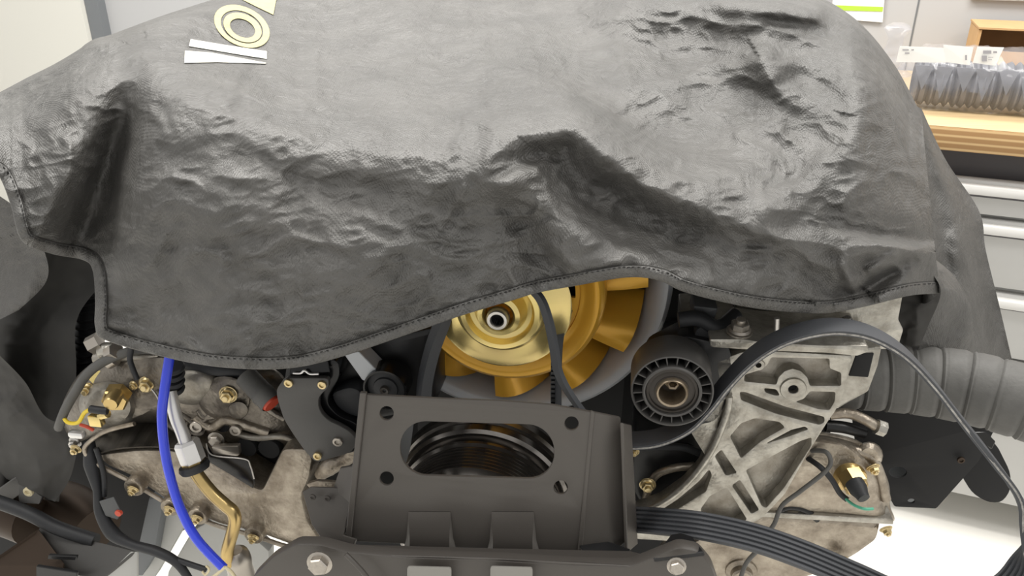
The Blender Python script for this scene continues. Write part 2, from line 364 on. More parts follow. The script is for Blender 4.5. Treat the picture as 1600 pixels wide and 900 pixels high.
# open cardboard box
bx0 = P(1562, 72, 1.9); 
def bench_pt(x, y): return PZ(x, y, .9015)
cx = bench_pt(1590, 112); cx = bpt(on_wall(1590, 60, DB + .50).dot(BX), DB + .50, .9015)
kb = thing('cardboard_box', 'small open brown cardboard box at the back of the worktop', 'box', cx)
hz = on_wall(1560, 46, DB + .42).z - .9015
W2 = .26; u0 = on_wall(1528, 60, DB + .42).dot(BX)
box('bottom_panel', bpt(u0 + W2 / 2, DB + .50, .9015), BX, W2, .16, .003, M['card'], kb, 0)
box('back_panel', bpt(u0 + W2 / 2, DB + .58, .9045), BX, W2, .003, hz - .006, M['card'], kb, 0)
box('front_panel', bpt(u0 + W2 / 2, DB + .42, .9045), BX, W2, .003, hz * .62, M['card'], kb, 0)
box('side_panel', bpt(u0 + .0015, DB + .50, .9045), BX, .006, .16, hz - .006, M['card'], kb, 0)
box('side_panel', bpt(u0 + W2 - .0015, DB + .50, .9045), BX, .003, .16, hz - .006, M['card'], kb, 0)
box('lid_flap', bpt(u0 + W2 / 2, DB + .50, .9015 + hz - .001), BX, W2 + .006, .165, .004, M['card'], kb, 0)
# ------------------------------------------------------------------ plastic bag with ribbed metal parts and paper labels
by = DB + .16
def bagpt(x, y): return on_wall(x, y, by)
ua = bagpt(1408, 150).dot(BX); ub = ua + .46; H = bagpt(1500, 74).z - .9015
parts_g = 'ribbed metal parts inside the clear bag'
npart = 6
for k in range(npart):
    u = ua + .045 + k * .072
    c = bpt(u, by + .01, .9035)
    t = thing('ribbed_part', ['ribbed grey metal part at the knotted end of the clear bag', 'ribbed grey metal part second from the knot in the clear bag', 'ribbed grey metal part third from the knot in the clear bag', 'ribbed grey metal part fourth from the knot in the clear bag', 'ribbed grey metal part fifth from the knot in the clear bag', 'ribbed grey metal part farthest from the knot in the clear bag'][k], 'metal part', c, parts_g)
    rr = H * .40; prof = []
    for j in range(5):
        s = j * .0142; prof += [(rr * (.80 + .1 * (j % 2)), s), (rr * .95, s + .005), (rr * .98, s + .008), (rr * .84, s + .013)]
    lathe('body', c + UP * (rr) - BX * .03, prof, M['part_grey'], t, axis=BX, n=14, angle=25)
    for q_ in (-1, 1):
        a_ = c + BX * (q_ * .017) + UP * (rr * 1.75) - BN * (rr * .80); z_ = UP * (-rr * (1.25 if q_ > 0 else .95)) - BN * (rr * .25)
        V_ = [a_ - BX * .017, a_ + BX * .017, a_ + z_ + BX * .003]; V_ += [v + BN * .005 for v in V_]
        mk('pointed_fin', V_, [[0, 2, 1], [3, 4, 5], [0, 1, 4, 3], [1, 2, 5, 4], [2, 0, 3, 5]], M['part_grey'], t)
pbag = thing('plastic_bag', 'clear plastic bag knotted at the left, lying on the worktop', 'bag', bpt((ua + ub) / 2, by, .9015))
rings = []; nn = 40; NR = 70
for i in range(NR):
    f = i / (NR - 1); u = ua - .02 + f * (ub - ua + .04)
    e = max(.06, min(1, f / .10)) ** .6 if f < .1 else 1
    ring = []
    for j in range(nn):
        a = 2 * math.pi * j / nn
        ny = math.cos(a); nz = math.sin(a)
        ww = .085 * e * (1 + .10 * noise.noise(Vector((u * 30, ny * 2, nz * 2))) + .06 * noise.noise(Vector((u * 90, ny * 6, nz * 6))))
        hh = H * .52 * e * (1 + .12 * noise.noise(Vector((u * 35, ny * 3 + 5, nz * 3))) + .08 * noise.noise(Vector((u * 110, ny * 8, nz * 7))))
        z = .9022 + H * .5 * (e if nz < 0 else 1) + nz * hh; z = max(z, .9022 + .0006 * j % .001)
        ring.append(bpt(u, by + ny * ww, z))
    rings.append(ring)
loft('film', rings, M['film'], pbag, cap=False, angle=40)
kx = bagpt(1402, 50); k0 = bpt(ua - .018, by, .9015 + H * .5)
kr = []
path = catmull([k0, k0 + BX * -.012 + UP * .03, Vector(kx) + UP * -.01, Vector(kx) + UP * .018], 8)
for i, p in enumerate(path):
    f = i / (len(path) - 1); rr = .024 * (1 - f) + .005 + (.016 * math.exp(-((f - .85) / .12) ** 2))
    kr.append([p + (BX * math.cos(a) + BN * math.sin(a)) * rr * (1 + .35 * noise.noise(Vector((math.cos(a) * 2, math.sin(a) * 2, f * 9)))) for a in [2 * math.pi * j / 16 for j in range(16)]])
loft('knotted_end', kr, M['film'], pbag, angle=40)
def label_on_bag(pts, lab, txtrows):
    n = len(pts); f = [on_wall(x, y, by - .088 + .0006 * i_) for i_, (x, y) in enumerate(pts)]
    g = [p + BN * .0006 for p in f]
    o = mk('paper_label', f + g, [list(range(n)), list(range(2 * n - 1, n - 1, -1))] + [[i, (i + 1) % n, n + (i + 1) % n, n + i][::-1] for i in range(n)], M['paper'], pbag)
    tag(o, lab)
    for (x0, y0, x1, y1) in txtrows:
        r_ = [on_wall(a, c, by - .0895) for a, c in ((x0, y0), (x1, y0), (x1, y1), (x0, y1))]
        mk('printed_text', r_, [[0, 1, 2, 3]], M['ink'], o)
label_on_bag([(1406, 72), (1475, 75), (1478, 98), (1400, 97)], 'long white label strip', [(1410, 77, 1420, 79), (1424, 77, 1428, 79), (1414, 82, 1421, 84)])
label_on_bag([(1474, 70), (1521, 74), (1515, 102), (1476, 97)], 'blank white label', [(1508, 86, 1511, 94)])
label_on_bag([(1527, 73), (1569, 74), (1555, 103), (1520, 98)], 'white label with grey printing', [(1536, 79, 1549, 84), (1552, 80, 1558, 83), (1534, 87, 1542, 96), (1544, 89, 1552, 90), (1544, 93, 1550, 94)])

# ================================================================== THE COVER
HEM = [(-60, 240), (-25, 262), (0, 276), (18, 320), (35, 375), (80, 395), (130, 405), (146, 422), (150, 470), (150, 510), (165, 530), (250, 555), (340, 572), (440, 575), (520, 560), (640, 520), (720, 492), (800, 468), (840, 456), (900, 445), (980, 432), (1030, 437), (1070, 455), (1150, 475), (1220, 485), (1290, 488), (1350, 478), (1420, 461), (1468, 457)]
TOPB = [(-120, 205), (-60, 178), (-15, 152), (15, 136), (45, 120), (85, 100), (122, 78), (135, 68), (150, 60), (170, 55), (200, 44), (255, 24), (330, 0), (440, -35), (520, -60), (640, -70), (720, -70), (800, -70), (840, -70), (900, -70), (980, -70), (1030, -70), (1080, -65), (1170, -50), (1240, -22), (1300, 5), (1350, 42), (1400, 105), (1440, 180)]
CP = np.array(catmull([(a[0], a[1], 0) for a in HEM], 20))[:, :2]; TP = np.array(catmull([(a[0], a[1], 0) for a in TOPB], 20))[:, :2]
NU = len(CP); NV = 260
tv = np.linspace(0, 1, NV) ** 1.0
PX = TP[None, :, 0] * (1 - tv[:, None]) + CP[None, :, 0] * tv[:, None]
PY = TP[None, :, 1] * (1 - tv[:, None]) + CP[None, :, 1] * tv[:, None]
hem_s = sorted(HEM); top_s = TOPB
def sstep(a, b_, x): t = np.clip((x - a) / (b_ - a), 0, 1); return t * t * (3 - 2 * t)
def base_depth(x, y):
    ys = np.interp(x, [150, 230, 340, 430, 560, 700, 800, 880, 950, 1030, 1110, 1200, 1330], [120, 125, 160, 205, 230, 245, 222, 212, 240, 285, 315, 340, 390])
    k1 = (.35 * 230 + .65 * ys); yw = np.where(y < k1, y * 230 / k1, 230 + (y - k1) * (575 - 230) / (575 - k1))
    c = np.interp(yw, [-70, 0, 60, 130, 180, 215, 250, 300, 350, 450, 575], [1.26, 1.05, .91, .77, .682, .636, .602, .578, .567, .556, .548])
    top = np.interp(x, [p[0] for p in TOPB], [p[1] for p in TOPB]); bot = np.interp(x, [-60, 0, 35, 130, 152, 250, 340, 440, 640, 840, 980, 1070, 1290, 1468], [240, 276, 375, 405, 510, 555, 572, 575, 520, 456, 432, 455, 488, 457])
    q = np.clip((y - top) / (bot - top), 0, 1)
    l = np.interp(q, [0, .06, .15, .3, .5, .8, 1], [.86, .79, .745, .70, .66, .63, .62])
    r_ = np.interp(q, [0, .04, .1, .2, .4, .6, .8, 1], [.98, .88, .80, .73, .665, .63, .61, .60])
    wl = 1 - sstep(60, 420, x); wr = sstep(1040, 1400, x)
    d = c * (1 - wl) * (1 - wr) + l * wl + r_ * wr
    d = d + .10 * sstep(1380, 1475, x) ** 2 * (y < 1e9)
    return d
FOLDS = [
 ([(215, 80, 0), (185, 125, .020), (145, 195, .034), (98, 285, .040), (50, 368, .032)], 30, 75),
 ([(228, 88, 0), (196, 165, -.034), (168, 260, -.050), (135, 360, -.055), (120, 410, -.055)], 42, 36),
 ([(232, 80, .008), (240, 150, .020), (222, 250, .024), (190, 360, .022), (165, 450, .016), (158, 520, .008)], 80, 20),
 ([(-20, 190, .010), (60, 200, .012), (110, 140, .010)], 40, 30),
 ([(225, 80, .012), (350, 140, .014), (440, 205, .016), (560, 225, .016), (680, 255, .014), (750, 285, .008)], 90, 45),
 ([(735, 290, .004), (762, 250, .020), (800, 216, .038), (850, 206, .042), (900, 200, .044), (955, 242, .038), (1030, 292, .030), (1110, 325, .024), (1200, 358, .024), (1290, 400, .020), (1330, 432, .010)], 75, 24),
 ([(850, 245, -.016), (900, 285, -.026), (960, 325, -.026), (1030, 365, -.018), (1110, 395, -.01)], 34, 38),
 ([(760, 300, .004), (800, 282, .016), (845, 262, .006)], 12, 16),
 ([(770, 330, -.006), (815, 345, -.018), (850, 400, -.020), (880, 440, -.010)], 26, 34),
 ([(838, 82, -.002), (880, 118, -.030), (940, 162, -.046), (1010, 206, -.046), (1085, 226, -.026), (1150, 238, -.004)], 38, 18),
 ([(1120, 12, .01), (1200, 14, .03), (1275, 20, .035)], 12, 14),
 ([(990, 105, .012), (1090, 116, .024), (1190, 100, .034)], 26, 40),
 ([(1190, 98, .026), (1225, 150, .022), (1290, 170, .008)], 30, 16),
 ([(1335, 40, .02), (1350, 130, .022), (1330, 250, .018), (1320, 340, .01)], 34, 34),
 ([(1385, 120, -.012), (1390, 220, -.016), (1400, 330, -.016), (1400, 380, -.01)], 30, 30),
 ([(1300, 398, .000), (1345, 388, .014), (1390, 384, .022), (1446, 392, .020)], 10, 20),
 ([(1312, 458, -.010), (1350, 452, -.026), (1385, 432, -.024), (1425, 405, -.010)], 12, 12),
 ([(1318, 415, .010), (1330, 440, .018), (1342, 462, .010)], 12, 9),
 ([(1360, 420, .012), (1395, 400, .010)], 8, 8),
 ([(1300, 350, -.016), (1400, 372, -.020), (1455, 375, -.012)], 26, 10),
 ([(300, 230, .010), (320, 380, .016), (370, 520, .016)], 90, 80),
 ([(560, 300, -.005), (660, 330, -.008), (740, 360, -.010), (800, 430, -.008)], 60, 80),
 ([(250, 520, -.003), (330, 470, -.005), (420, 440, -.005), (480, 500, -.003)], 50, 40),
 ([(480, 420, .004), (600, 400, .006), (700, 430, .005)], 60, 50),
 ([(880, 400, .012), (1000, 410, .022), (1120, 440, .020), (1240, 465, .012)], 50, 30),
 ([(1060, 300, .006), (1140, 260, .010), (1200, 200, .012)], 36, 36),
 ([(1190, 330, .008), (1250, 290, .012), (1290, 250, .010)], 14, 26),
 ([(350, 60, -.008), (450, 70, -.012), (560, 50, -.006)], 40, 40),
 ([(640, 20, .010), (760, 60, .014), (850, 20, .006)], 20, 40),
 ([(400, 250, -.005), (500, 290, -.006), (600, 300, -.004)], 18, 26),
]
def disp(x, y):
    tot = np.zeros_like(x)
    for pts, s1, s2 in FOLDS:
        best = np.full(x.shape, 1e9); amp = np.zeros_like(x); side = np.ones_like(x)
        pp = catmull([(a, b_, c * 1000) for a, b_, c in pts], 4)
        for a, b_ in zip(pp[:-1], pp[1:]):
            dx, dy = b_.x - a.x, b_.y - a.y; L2 = dx * dx + dy * dy + 1e-9
            t = np.clip(((x - a.x) * dx + (y - a.y) * dy) / L2, 0, 1)
            qx = a.x + t * dx - x; qy = a.y + t * dy - y; dd = qx * qx + qy * qy
            m_ = dd < best; best = np.where(m_, dd, best); amp = np.where(m_, (a.z + t * (b_.z - a.z)) / 1000, amp)
            side = np.where(m_, np.sign(dx * (y - a.y) - dy * (x - a.x)), side)
        sg = np.where(side < 0, s1, s2)        # s1: above / left of a line drawn rightwards
        D = np.sqrt(best) / sg
        tot += amp * np.exp(-D ** 2 * .8) * 1.0
    tot += .125 * np.exp(-((y - (x - 1000) * .06 + 6) / 72) ** 2) * sstep(830, 1010, x) * (1 - sstep(1150, 1330, x))
    return tot
def vnoise(x, y, seed):                         # smooth value noise
    xi = np.floor(x).astype(int); yi = np.floor(y).astype(int); fx = x - xi; fy = y - yi
    def h(a, b_):
        n = (a * 374761393 + b_ * 668265263 + seed * 974711) & 0x7fffffff; n = ((n ^ (n >> 13)) * 1274126177) & 0x7fffffff; return ((n ^ (n >> 16)) & 0xffff) / 65535.0
    fx = fx * fx * (3 - 2 * fx); fy = fy * fy * (3 - 2 * fy)
    return (h(xi, yi) * (1 - fx) + h(xi + 1, yi) * fx) * (1 - fy) + (h(xi, yi + 1) * (1 - fx) + h(xi + 1, yi + 1) * fx) * fy - .5
def wrinkle(x, y):
    wx = x + 26 * vnoise(x / 70, y / 70, 3); wy = y + 26 * vnoise(x / 70, y / 70, 4)
    a = .012 * vnoise(wx / 120 + wy / 260, wy / 80 - wx / 300, 1) + .0070 * (.5 - 2 * np.abs(vnoise(wx / 60 + wy / 90, wy / 38 - wx / 110, 2))) + .0034 * (.5 - 2 * np.abs(vnoise(wx / 26 - wy / 60, wy / 17 + wx / 70, 5))) + .0012 * vnoise(wx / 9, wy / 9, 6)
    return a
def cloth_depth(x, y, top=None): return base_depth(x, y) - disp(x, y) - wrinkle(x, y) * np.interp(y, [0, 200], [1.4, 1.0])
# smooth the base numerically by sampling a little box
def cloth_Y(x, y): return cloth_depth(x, y)
YY = (sum(base_depth(PX + a, PY + c) for a in (-20, 0, 20) for c in (-22, -10, 0, 10, 22)) / 15) - disp(PX, PY) - wrinkle(PX, PY) * np.interp(PY, [0, 200], [1.4, 1.0])
edge = np.clip(1 - tv / .035, 0, 1)[:, None]
YY = YY + .10 * edge ** 2
def world(px, py, Y):
    vx = (px - 800) / FPX; vy = (450 - py) / FPX
    ry = math.cos(PITCH) + vy * math.sin(PITCH); rz = -math.sin(PITCH) + vy * math.cos(PITCH); t = Y / ry
    return np.stack([vx * t, Y, CAM.z + rz * t], -1)
W = world(PX, PY, YY)
cov = thing('engine_cover', 'black fabric dust cover with a pale printed logo draped over the engine', 'cover', (0, .75, .95))
def grid_obj(name, W, mt, parent, uvs=None, flip=False):
    nv, nu = W.shape[:2]; V = W.reshape(-1, 3); idx = np.arange(nv * nu).reshape(nv, nu)
    F = np.stack([idx[:-1, :-1], idx[1:, :-1], idx[1:, 1:], idx[:-1, 1:]], -1).reshape(-1, 4)
    if flip: F = F[:, ::-1]
    o = mk(name, [Vector(v) for v in V.tolist()], F.tolist(), mt, parent, smooth=True)
    du = np.cumsum(np.r_[0, np.linalg.norm(np.diff(W[nv // 2], axis=0), axis=1)])
    dv = np.cumsum(np.vstack([np.zeros((1, nu)), np.linalg.norm(np.diff(W, axis=0), axis=2)]), axis=0)
    UV = np.stack([np.broadcast_to(du, (nv, nu)), dv], -1).reshape(-1, 2)
    me = o.data; l = me.uv_layers.new(name='UVMap'); vi = np.zeros(len(me.loops), dtype=int); me.loops.foreach_get('vertex_index', vi)
    l.data.foreach_set('uv', UV[vi].ravel()); return o
grid_obj('front_drape', W, M['cloth'], cov)
# the sheet goes on over the top and down behind
back = [W[0]]
for dy, dz in ((.03, -.004), (.07, -.02), (.11, -.06), (.13, -.14), (.14, -.26)):
    q = W[0].copy(); q[:, 1] += dy; q[:, 2] += dz; back.append(q)
grid_obj('rear_drape', np.array(back)[::-1], M['cloth'], cov)
# hem : folded strip standing proud along the lower edge, with a row of stitches
def clothp(x, y, off):
    x = np.asarray(x, float); y = np.asarray(y, float)
    Yb = sum(base_depth(x + a, y + c) for a in (-20, 0, 20) for c in (-22, -10, 0, 10, 22)) / 15
    return world(x, y, Yb - disp(x, y) - wrinkle(x, y) * np.interp(y, [0, 200], [1.4, 1.0]) - off)
tan = np.gradient(CP, axis=0); tan /= np.linalg.norm(tan, axis=1)[:, None] + 1e-9; nrm = np.stack([tan[:, 1], -tan[:, 0]], -1)
sel = slice(0, NU)
rows = []
for off, o_ in ((17.5, -.0006), (16.5, .0024), (9, .0036), (0, .0030), (-1.5, .001), (-1.5, -.002), (0, -.004)):
    q = CP + nrm * off; rows.append(clothp(q[:, 0], q[:, 1], o_))
grid_obj('hem', np.array(rows), M['cloth'], cov)
sv = []; sf = []
acc = 0
for i in range(2, NU - 3):
    seg = CP[i + 1] - CP[i]; acc += np.linalg.norm(seg)
    if acc < 5.5: continue
    acc = 0
    t_ = tan[i]; c = CP[i] + nrm[i] * 14.5
    pts = [c - t_ * 2 - nrm[i] * .45, c + t_ * 2 - nrm[i] * .45, c + t_ * 2 + nrm[i] * .45, c - t_ * 2 + nrm[i] * .45]
    b0_ = len(sv)
    for k, p in enumerate(pts): sv.append(Vector(clothp(p[0], p[1], .0040).tolist()))
    for k, p in enumerate(pts): sv.append(Vector(clothp(p[0], p[1], .0026).tolist()))
    sf += [[b0_, b0_ + 1, b0_ + 2, b0_ + 3], [b0_, b0_ + 4, b0_ + 5, b0_ + 1], [b0_ + 2, b0_ + 6, b0_ + 7, b0_ + 3]]
tag(mk('stitching', sv, sf, M['black_matt'], cov), kind='stuff')
grid_obj('seam_shadow', np.array([clothp((CP + nrm * o1)[:, 0], (CP + nrm * o1)[:, 1], o2) for o1, o2 in ((18.9, .0002), (18.3, .0010), (17.5, .0010), (17.0, .0004))]), M['cloth_in'], cov)  # dark strip painted as the shadow line beside the stitches
# printed logo
def print_poly(outer, mt, name='logo_letter', hole=None, par=cov):
    bm = bmesh.new()
    def lp(pts):
        vs = [bm.verts.new((x, y, 0)) for x, y in pts]
        return [bm.edges.new((vs[i], vs[(i + 1) % len(vs)])) for i in range(len(vs))]
    es = lp(outer)
    if hole: es += lp(hole)
    bmesh.ops.triangle_fill(bm, use_beauty=True, use_dissolve=False, edges=es)
    for _ in range(4): 
        long = [e for e in bm.edges if e.calc_length() > 5]
        if long: bmesh.ops.subdivide_edges(bm, edges=long, cuts=1); bmesh.ops.triangulate(bm, faces=bm.faces)
    bm.verts.index_update()
    xs = np.array([v.co.x for v in bm.verts]); ys = np.array([v.co.y for v in bm.verts])
    Vw = clothp(xs, ys, .0035); F = [[v.index for v in f.verts] for f in bm.faces]; bm.free()
    return mk(name, [Vector(v) for v in Vw.tolist()], F, mt, par, smooth=True)
print_poly([(298, 61), (345, 69), (417, 80), (417, 92), (385, 87), (295, 72)], M['print'])
print_poly([(289, 79), (330, 82), (416, 98), (415, 99.5), (340, 97), (288, 98)], M['print'])
def ell(cx, cy, a, b_, rot, n=36): return [(cx + a * math.cos(t) * math.cos(rot) - b_ * math.sin(t) * math.sin(rot), cy + a * math.cos(t) * math.sin(rot) + b_ * math.sin(t) * math.cos(rot)) for t in [2 * math.pi * k / n for k in range(n)]]
print_poly(ell(378, 41, 46, 30, .45), M['print_gold'], 'logo_ring', ell(378, 42, 35, 23.5, .45))
print_poly(ell(379, 43, 31.5, 21, .45), M['print_gold'], 'logo_ring', ell(379, 44, 21, 13.5, .45))
print_poly([(372, -12), (436, -12), (431, 2), (427, 23), (400, 10), (380, 0)], M['print_gold'])
# ---- right side: the flank of the cover falling behind the engine
def sheet(name, left, right, dl, dr, amp, freq, mt, par, nv=60, nu=50, seed=0, bow=0.0, topback=0.0):
    A = catmull([(a[0], a[1], 0) for a in left], 12); B = catmull([(a[0], a[1], 0) for a in right], 12)
    A = np.array(A)[:, :2]; B = np.array(B)[:, :2]
    ia = np.linspace(0, len(A) - 1, nv); ib = np.linspace(0, len(B) - 1, nv)
    A = np.stack([np.interp(ia, range(len(A)), A[:, k]) for k in (0, 1)], -1); B = np.stack([np.interp(ib, range(len(B)), B[:, k]) for k in (0, 1)], -1)
    u = np.linspace(0, 1, nu)[None, :, None]; Q = A[:, None] * (1 - u) + B[:, None] * u
    d = (dl * (1 - u[..., 0]) + dr * u[..., 0]) + np.zeros((nv, 1)); f = u[..., 0] + np.linspace(0, 1, nv)[:, None] * .15
    ph = np.linspace(0, 1, nv)[:, None]
    d = d + topback * (1 - ph)
    d = d - amp * np.sin(f * freq * 2 * np.pi + seed) * (.3 + .7 * ph) - bow * (1 - (2 * u[..., 0] - 1) ** 2) - wrinkle(Q[..., 0] + seed * 77, Q[..., 1]) * .9
    W_ = world(Q[..., 0], Q[..., 1], d); grid_obj(name, W_, mt, par); return W_
WS = sheet('side_drape', [(1405, 150), (1425, 240), (1430, 330), (1440, 400), (1430, 470), (1424, 540), (1420, 640)], [(1440, 170), (1478, 250), (1530, 330), (1540, 390), (1562, 480), (1590, 600), (1600, 640)], .82, .93, .018, 1.6, M['cloth'], cov, seed=1.0, topback=.15)
_n = 60; _i = np.linspace(0, NV - 1, _n); _e = np.stack([np.interp(_i, range(NV), W[:, -1, k]) for k in range(3)], -1)
_j = np.linspace(0, 38, _n); _s = np.stack([np.interp(_j, range(WS.shape[0]), WS[:, 0, k]) for k in range(3)], -1)
_u = np.linspace(0, 1, 14)[None, :, None]; G = _e[:, None] * (1 - _u) + _s[:, None] * _u
G[..., 2] -= .012 * np.sin(np.pi * _u[..., 0]); grid_obj('side_gusset', G, M['cloth'], cov)
sheet('corner_flap', [(1441, 392), (1456, 425), (1470, 458), (1450, 510), (1434, 548)], [(1446, 394), (1490, 430), (1517, 480), (1521, 520), (1526, 560)], .685, .74, .006, .8, M['cloth'], cov, seed=2, bow=.01)
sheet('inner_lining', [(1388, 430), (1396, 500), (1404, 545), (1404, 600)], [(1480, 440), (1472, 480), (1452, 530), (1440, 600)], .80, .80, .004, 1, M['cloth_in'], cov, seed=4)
# ---- left side: the flank hanging down beside the left cylinder bank
sheet('side_drape', [(-160, 200), (-150, 300), (-130, 420), (-120, 560)], [(35, 330), (70, 395), (72, 440), (30, 484)], .78, .74, .012, 1.2, M['cloth'], cov, seed=.5)
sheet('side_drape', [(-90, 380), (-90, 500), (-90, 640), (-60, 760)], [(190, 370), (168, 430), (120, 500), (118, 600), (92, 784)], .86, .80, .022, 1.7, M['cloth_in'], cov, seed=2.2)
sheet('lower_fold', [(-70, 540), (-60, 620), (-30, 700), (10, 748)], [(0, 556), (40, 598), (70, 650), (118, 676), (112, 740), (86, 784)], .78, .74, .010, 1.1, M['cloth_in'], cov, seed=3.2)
M['crank'] = mat('dark_polished_steel', (.34, .32, .30), .20, .9, noise_amt=.6, noise_scale=18, col2=(.04, .03, .025))
M['sleeve_m'] = mat('dull_bronze', (.42, .35, .26), .4, .85, noise_amt=.6, noise_scale=120, col2=(.2, .15, .1))
M['duct_edge'] = mat('frayed_edge', (.45, .43, .40), .6, noise_amt=.8, noise_scale=300, col2=(.08, .08, .08))
# ================================================================== THE ENGINE
A0 = P(778, 497, .60)
# ------------------------------------------------------------------ crankcase that carries everything, coloured black so the gaps look shaded
cc = thing('engine_block', 'engine block coloured black as gap shade, at the middle behind the fan and brackets', 'engine', P(800, 700, .95) * 1)
plate('crankcase', [(480, 500), (1180, 500), (1200, 760), (1100, 880), (800, 900), (560, 880), (460, 740)], .80, .30, M['black_matt'], cc, rnd=20, bevel=.006)
for sx_, nm in ((-1, 'cylinder_bank'), (1, 'cylinder_bank')):
    cxp = 800 + sx_ * 330
    pts = [(cxp - 190, 560), (cxp + 190, 560), (cxp + 190, 820), (cxp - 190, 820)] if sx_ < 0 else [(cxp - 160, 560), (cxp + 160, 560), (cxp + 180, 820), (cxp - 180, 820)]
    o = plate(nm, pts, .80, .16, M['black_matt'], cc, bevel=.006)
    for k in range(0):
        y = 580 + k * 28
        plate('cooling_fin', [(pts[0][0] + 6, y), (pts[1][0] - 6, y), (pts[1][0] - 6, y + 7), (pts[0][0] + 6, y + 7)], .792, .03, M['alu_dirty'], o, bevel=.001)
# stand column and foot under the block
st = thing('engine_stand', 'pale grey steel engine stand with slanted arms under the engine', 'stand', (.0, .85, 0))
tube('column', [Vector((0.05, .95, .05)), Vector((0.05, .95, .55))], .045, M['stand'], st, n=20, raw=True)
box('base_beam', Vector((0.05, .95, 0)), Vector((1, 0, 0)), .9, .08, .06, M['stand'], st)
box('base_beam', Vector((0.05, .95, 0)), Vector((0, 1, 0)), .9, .08, .06, M['stand'], st)
plate('head_plate', [(420, 960), (1150, 960), (1100, 1120), (480, 1120)], .76, .03, M['stand'], st)
plate('side_arm', [(300, 830), (352, 800), (420, 862), (420, 960), (250, 960), (262, 895)], .78, .02, M['stand'], st, bevel=.003)
plate('slanted_arm', [(214, 862), (232, 780), (256, 776), (240, 870), (222, 900), (210, 900)], .74, .02, M['frame'], st, bevel=.002)
plate('slanted_arm', [(262, 792), (300, 800), (240, 905), (205, 905)], .76, .02, M['stand'], st, bevel=.002)
# ------------------------------------------------------------------ cooling fan
fan = thing('cooling_fan', 'gold eleven blade cooling fan with yellow zinc pulley in a grey ring housing', 'fan', A0 + NE * .1 - UP * .155)
c = A0
lathe('housing', c, [(.1285, .150), (.1285, .112), (.1310, .098), (.1350, .088), (.1400, .081), (.1460, .079), (.1500, .083), (.1510, .090), (.1510, .108), (.1470, .112), (.1470, .150)], M['grey_paint'], fan, n=96)
lathe('stator_plate', c, [(.001, .150), (.150, .150), (.150, .158), (.001, .158)], M['grey_dark'], fan, n=48)
vx, vy, _ = frame_of(NE)
lathe('hub_ring', c, [(.0655, .058), (.067, .052), (.0695, .0515), (.0735, .051), (.079, .0455), (.0845, .0445), (.0885, .048), (.0905, .056), (.0905, .075), (.088, .112), (.080, .112), (.078, .070), (.0655, .064)], M['gold'], fan, n=96)
# hub web : gold disc with slots
def ring_plate(name, c, r, d0, th, mt, par, holes=()):
    cu = bpy.data.curves.new(name, 'CURVE'); cu.dimensions = '2D'; cu.fill_mode = 'BOTH'; cu.extrude = th / 2
    for poly in [[(r * math.cos(a), r * math.sin(a)) for a in [2 * math.pi * k / 72 for k in range(72)]]] + list(holes):
        sp = cu.splines.new('POLY'); sp.points.add(len(poly) - 1); sp.use_cyclic_u = True
        for i, (u, v) in enumerate(poly): sp.points[i].co = (u, v, 0, 1)
    tmp = bpy.data.objects.new('tmp', cu); me = bpy.data.meshes.new_from_object(tmp); bpy.data.objects.remove(tmp)
    V = [c + NE * (d0 - v.co.z) + EX * v.co.x + UP * v.co.y for v in me.vertices]; F = [list(p.vertices) for p in me.polygons]
    return mk(name, V, F, mt, par, angle=30)
holes = []
for k in range(12):
    a0 = 2 * math.pi * k / 12 + .12; h = .16
    arc = [a0 - h + 2 * h * q / 6 for q in range(7)]
    holes.append([(.0625 * math.cos(a), .0625 * math.sin(a)) for a in arc] + [(.053 * math.cos(a), .053 * math.sin(a)) for a in arc[::-1]])
ring_plate('hub_web', c, .072, .056, .004, M['gold'], fan, holes)
lathe('hub_back', c, [(.001, .09), (.078, .09), (.078, .085), (.001, .085)], M['black_matt'], fan, n=32)
for k in range(11):
    a = R(-88 + k * 360 / 11)
    V = []; nr, nc = 8, 9
    for lay in (0, 1):
        for i in range(nr):
            rr = .0895 + (.1275 - .0895) * i / (nr - 1)
            for j in range(nc):
                f = j / (nc - 1) - .5
                span = R(24) * (1 - .06 * i / nr)
                ang = a + f * span + R(3) * i / nr
                dd = .074 + (f + .5) * .040 - .012 * (1 - (2 * f) ** 2) + lay * .0028
                V.append(c + NE * dd + (EX * math.cos(ang) + UP * math.sin(ang)) * rr)
    F = []; N1 = nr * nc
    for i in range(nr - 1):
        for j in range(nc - 1):
            q = i * nc + j; F.append([q, q + 1, q + nc + 1, q + nc]); F.append([N1 + q, N1 + q + nc, N1 + q + nc + 1, N1 + q + 1])
    for i in range(nr - 1):
        for j in (0, nc - 1):
            q = i * nc + j; F.append([q, q + nc, N1 + q + nc, N1 + q])
    for i in (0, nr - 1):
        for j in range(nc - 1):
            q = i * nc + j; F.append([q, N1 + q, N1 + q + 1, q + 1])
    bm = bmesh.new(); vs = [bm.verts.new(v) for v in V]; [bm.faces.new([vs[i] for i in f]) for f in F]; bmesh.ops.recalc_face_normals(bm, faces=bm.faces)
    bm.verts.index_update(); F = [[v.index for v in f.verts] for f in bm.faces]; bm.free()
    mk('blade', V, F, M['gold'], fan, angle=40)
pu = lathe('pulley', c, [(.0125, .004), (.0145, .002), (.0185, .0035), (.0205, .010), (.0235, .0155), (.0275, .0145), (.0295, .0100), (.0305, .0085), (.0345, .0085), (.0365, .0100), (.040, .0160), (.052, .0215), (.0600, .0235), (.0615, .0245), (.0605, .0265), (.050, .034), (.012, .036)], M['zinc'], fan, n=80, angle=30)
pu['label'] = 'pale yellow zinc pulley disc with stepped cup'
lathe('hub_nut', c, [(.0052, .012), (.0052, -.004), (.0062, -.0055), (.0085, -.0055), (.0098, -.003), (.0100, .003)], M['steel'], fan, n=28)
lathe('bore', c, [(.0052, -.003), (.0052, .006), (.001, .006)], M['black_gloss'], fan, n=20)
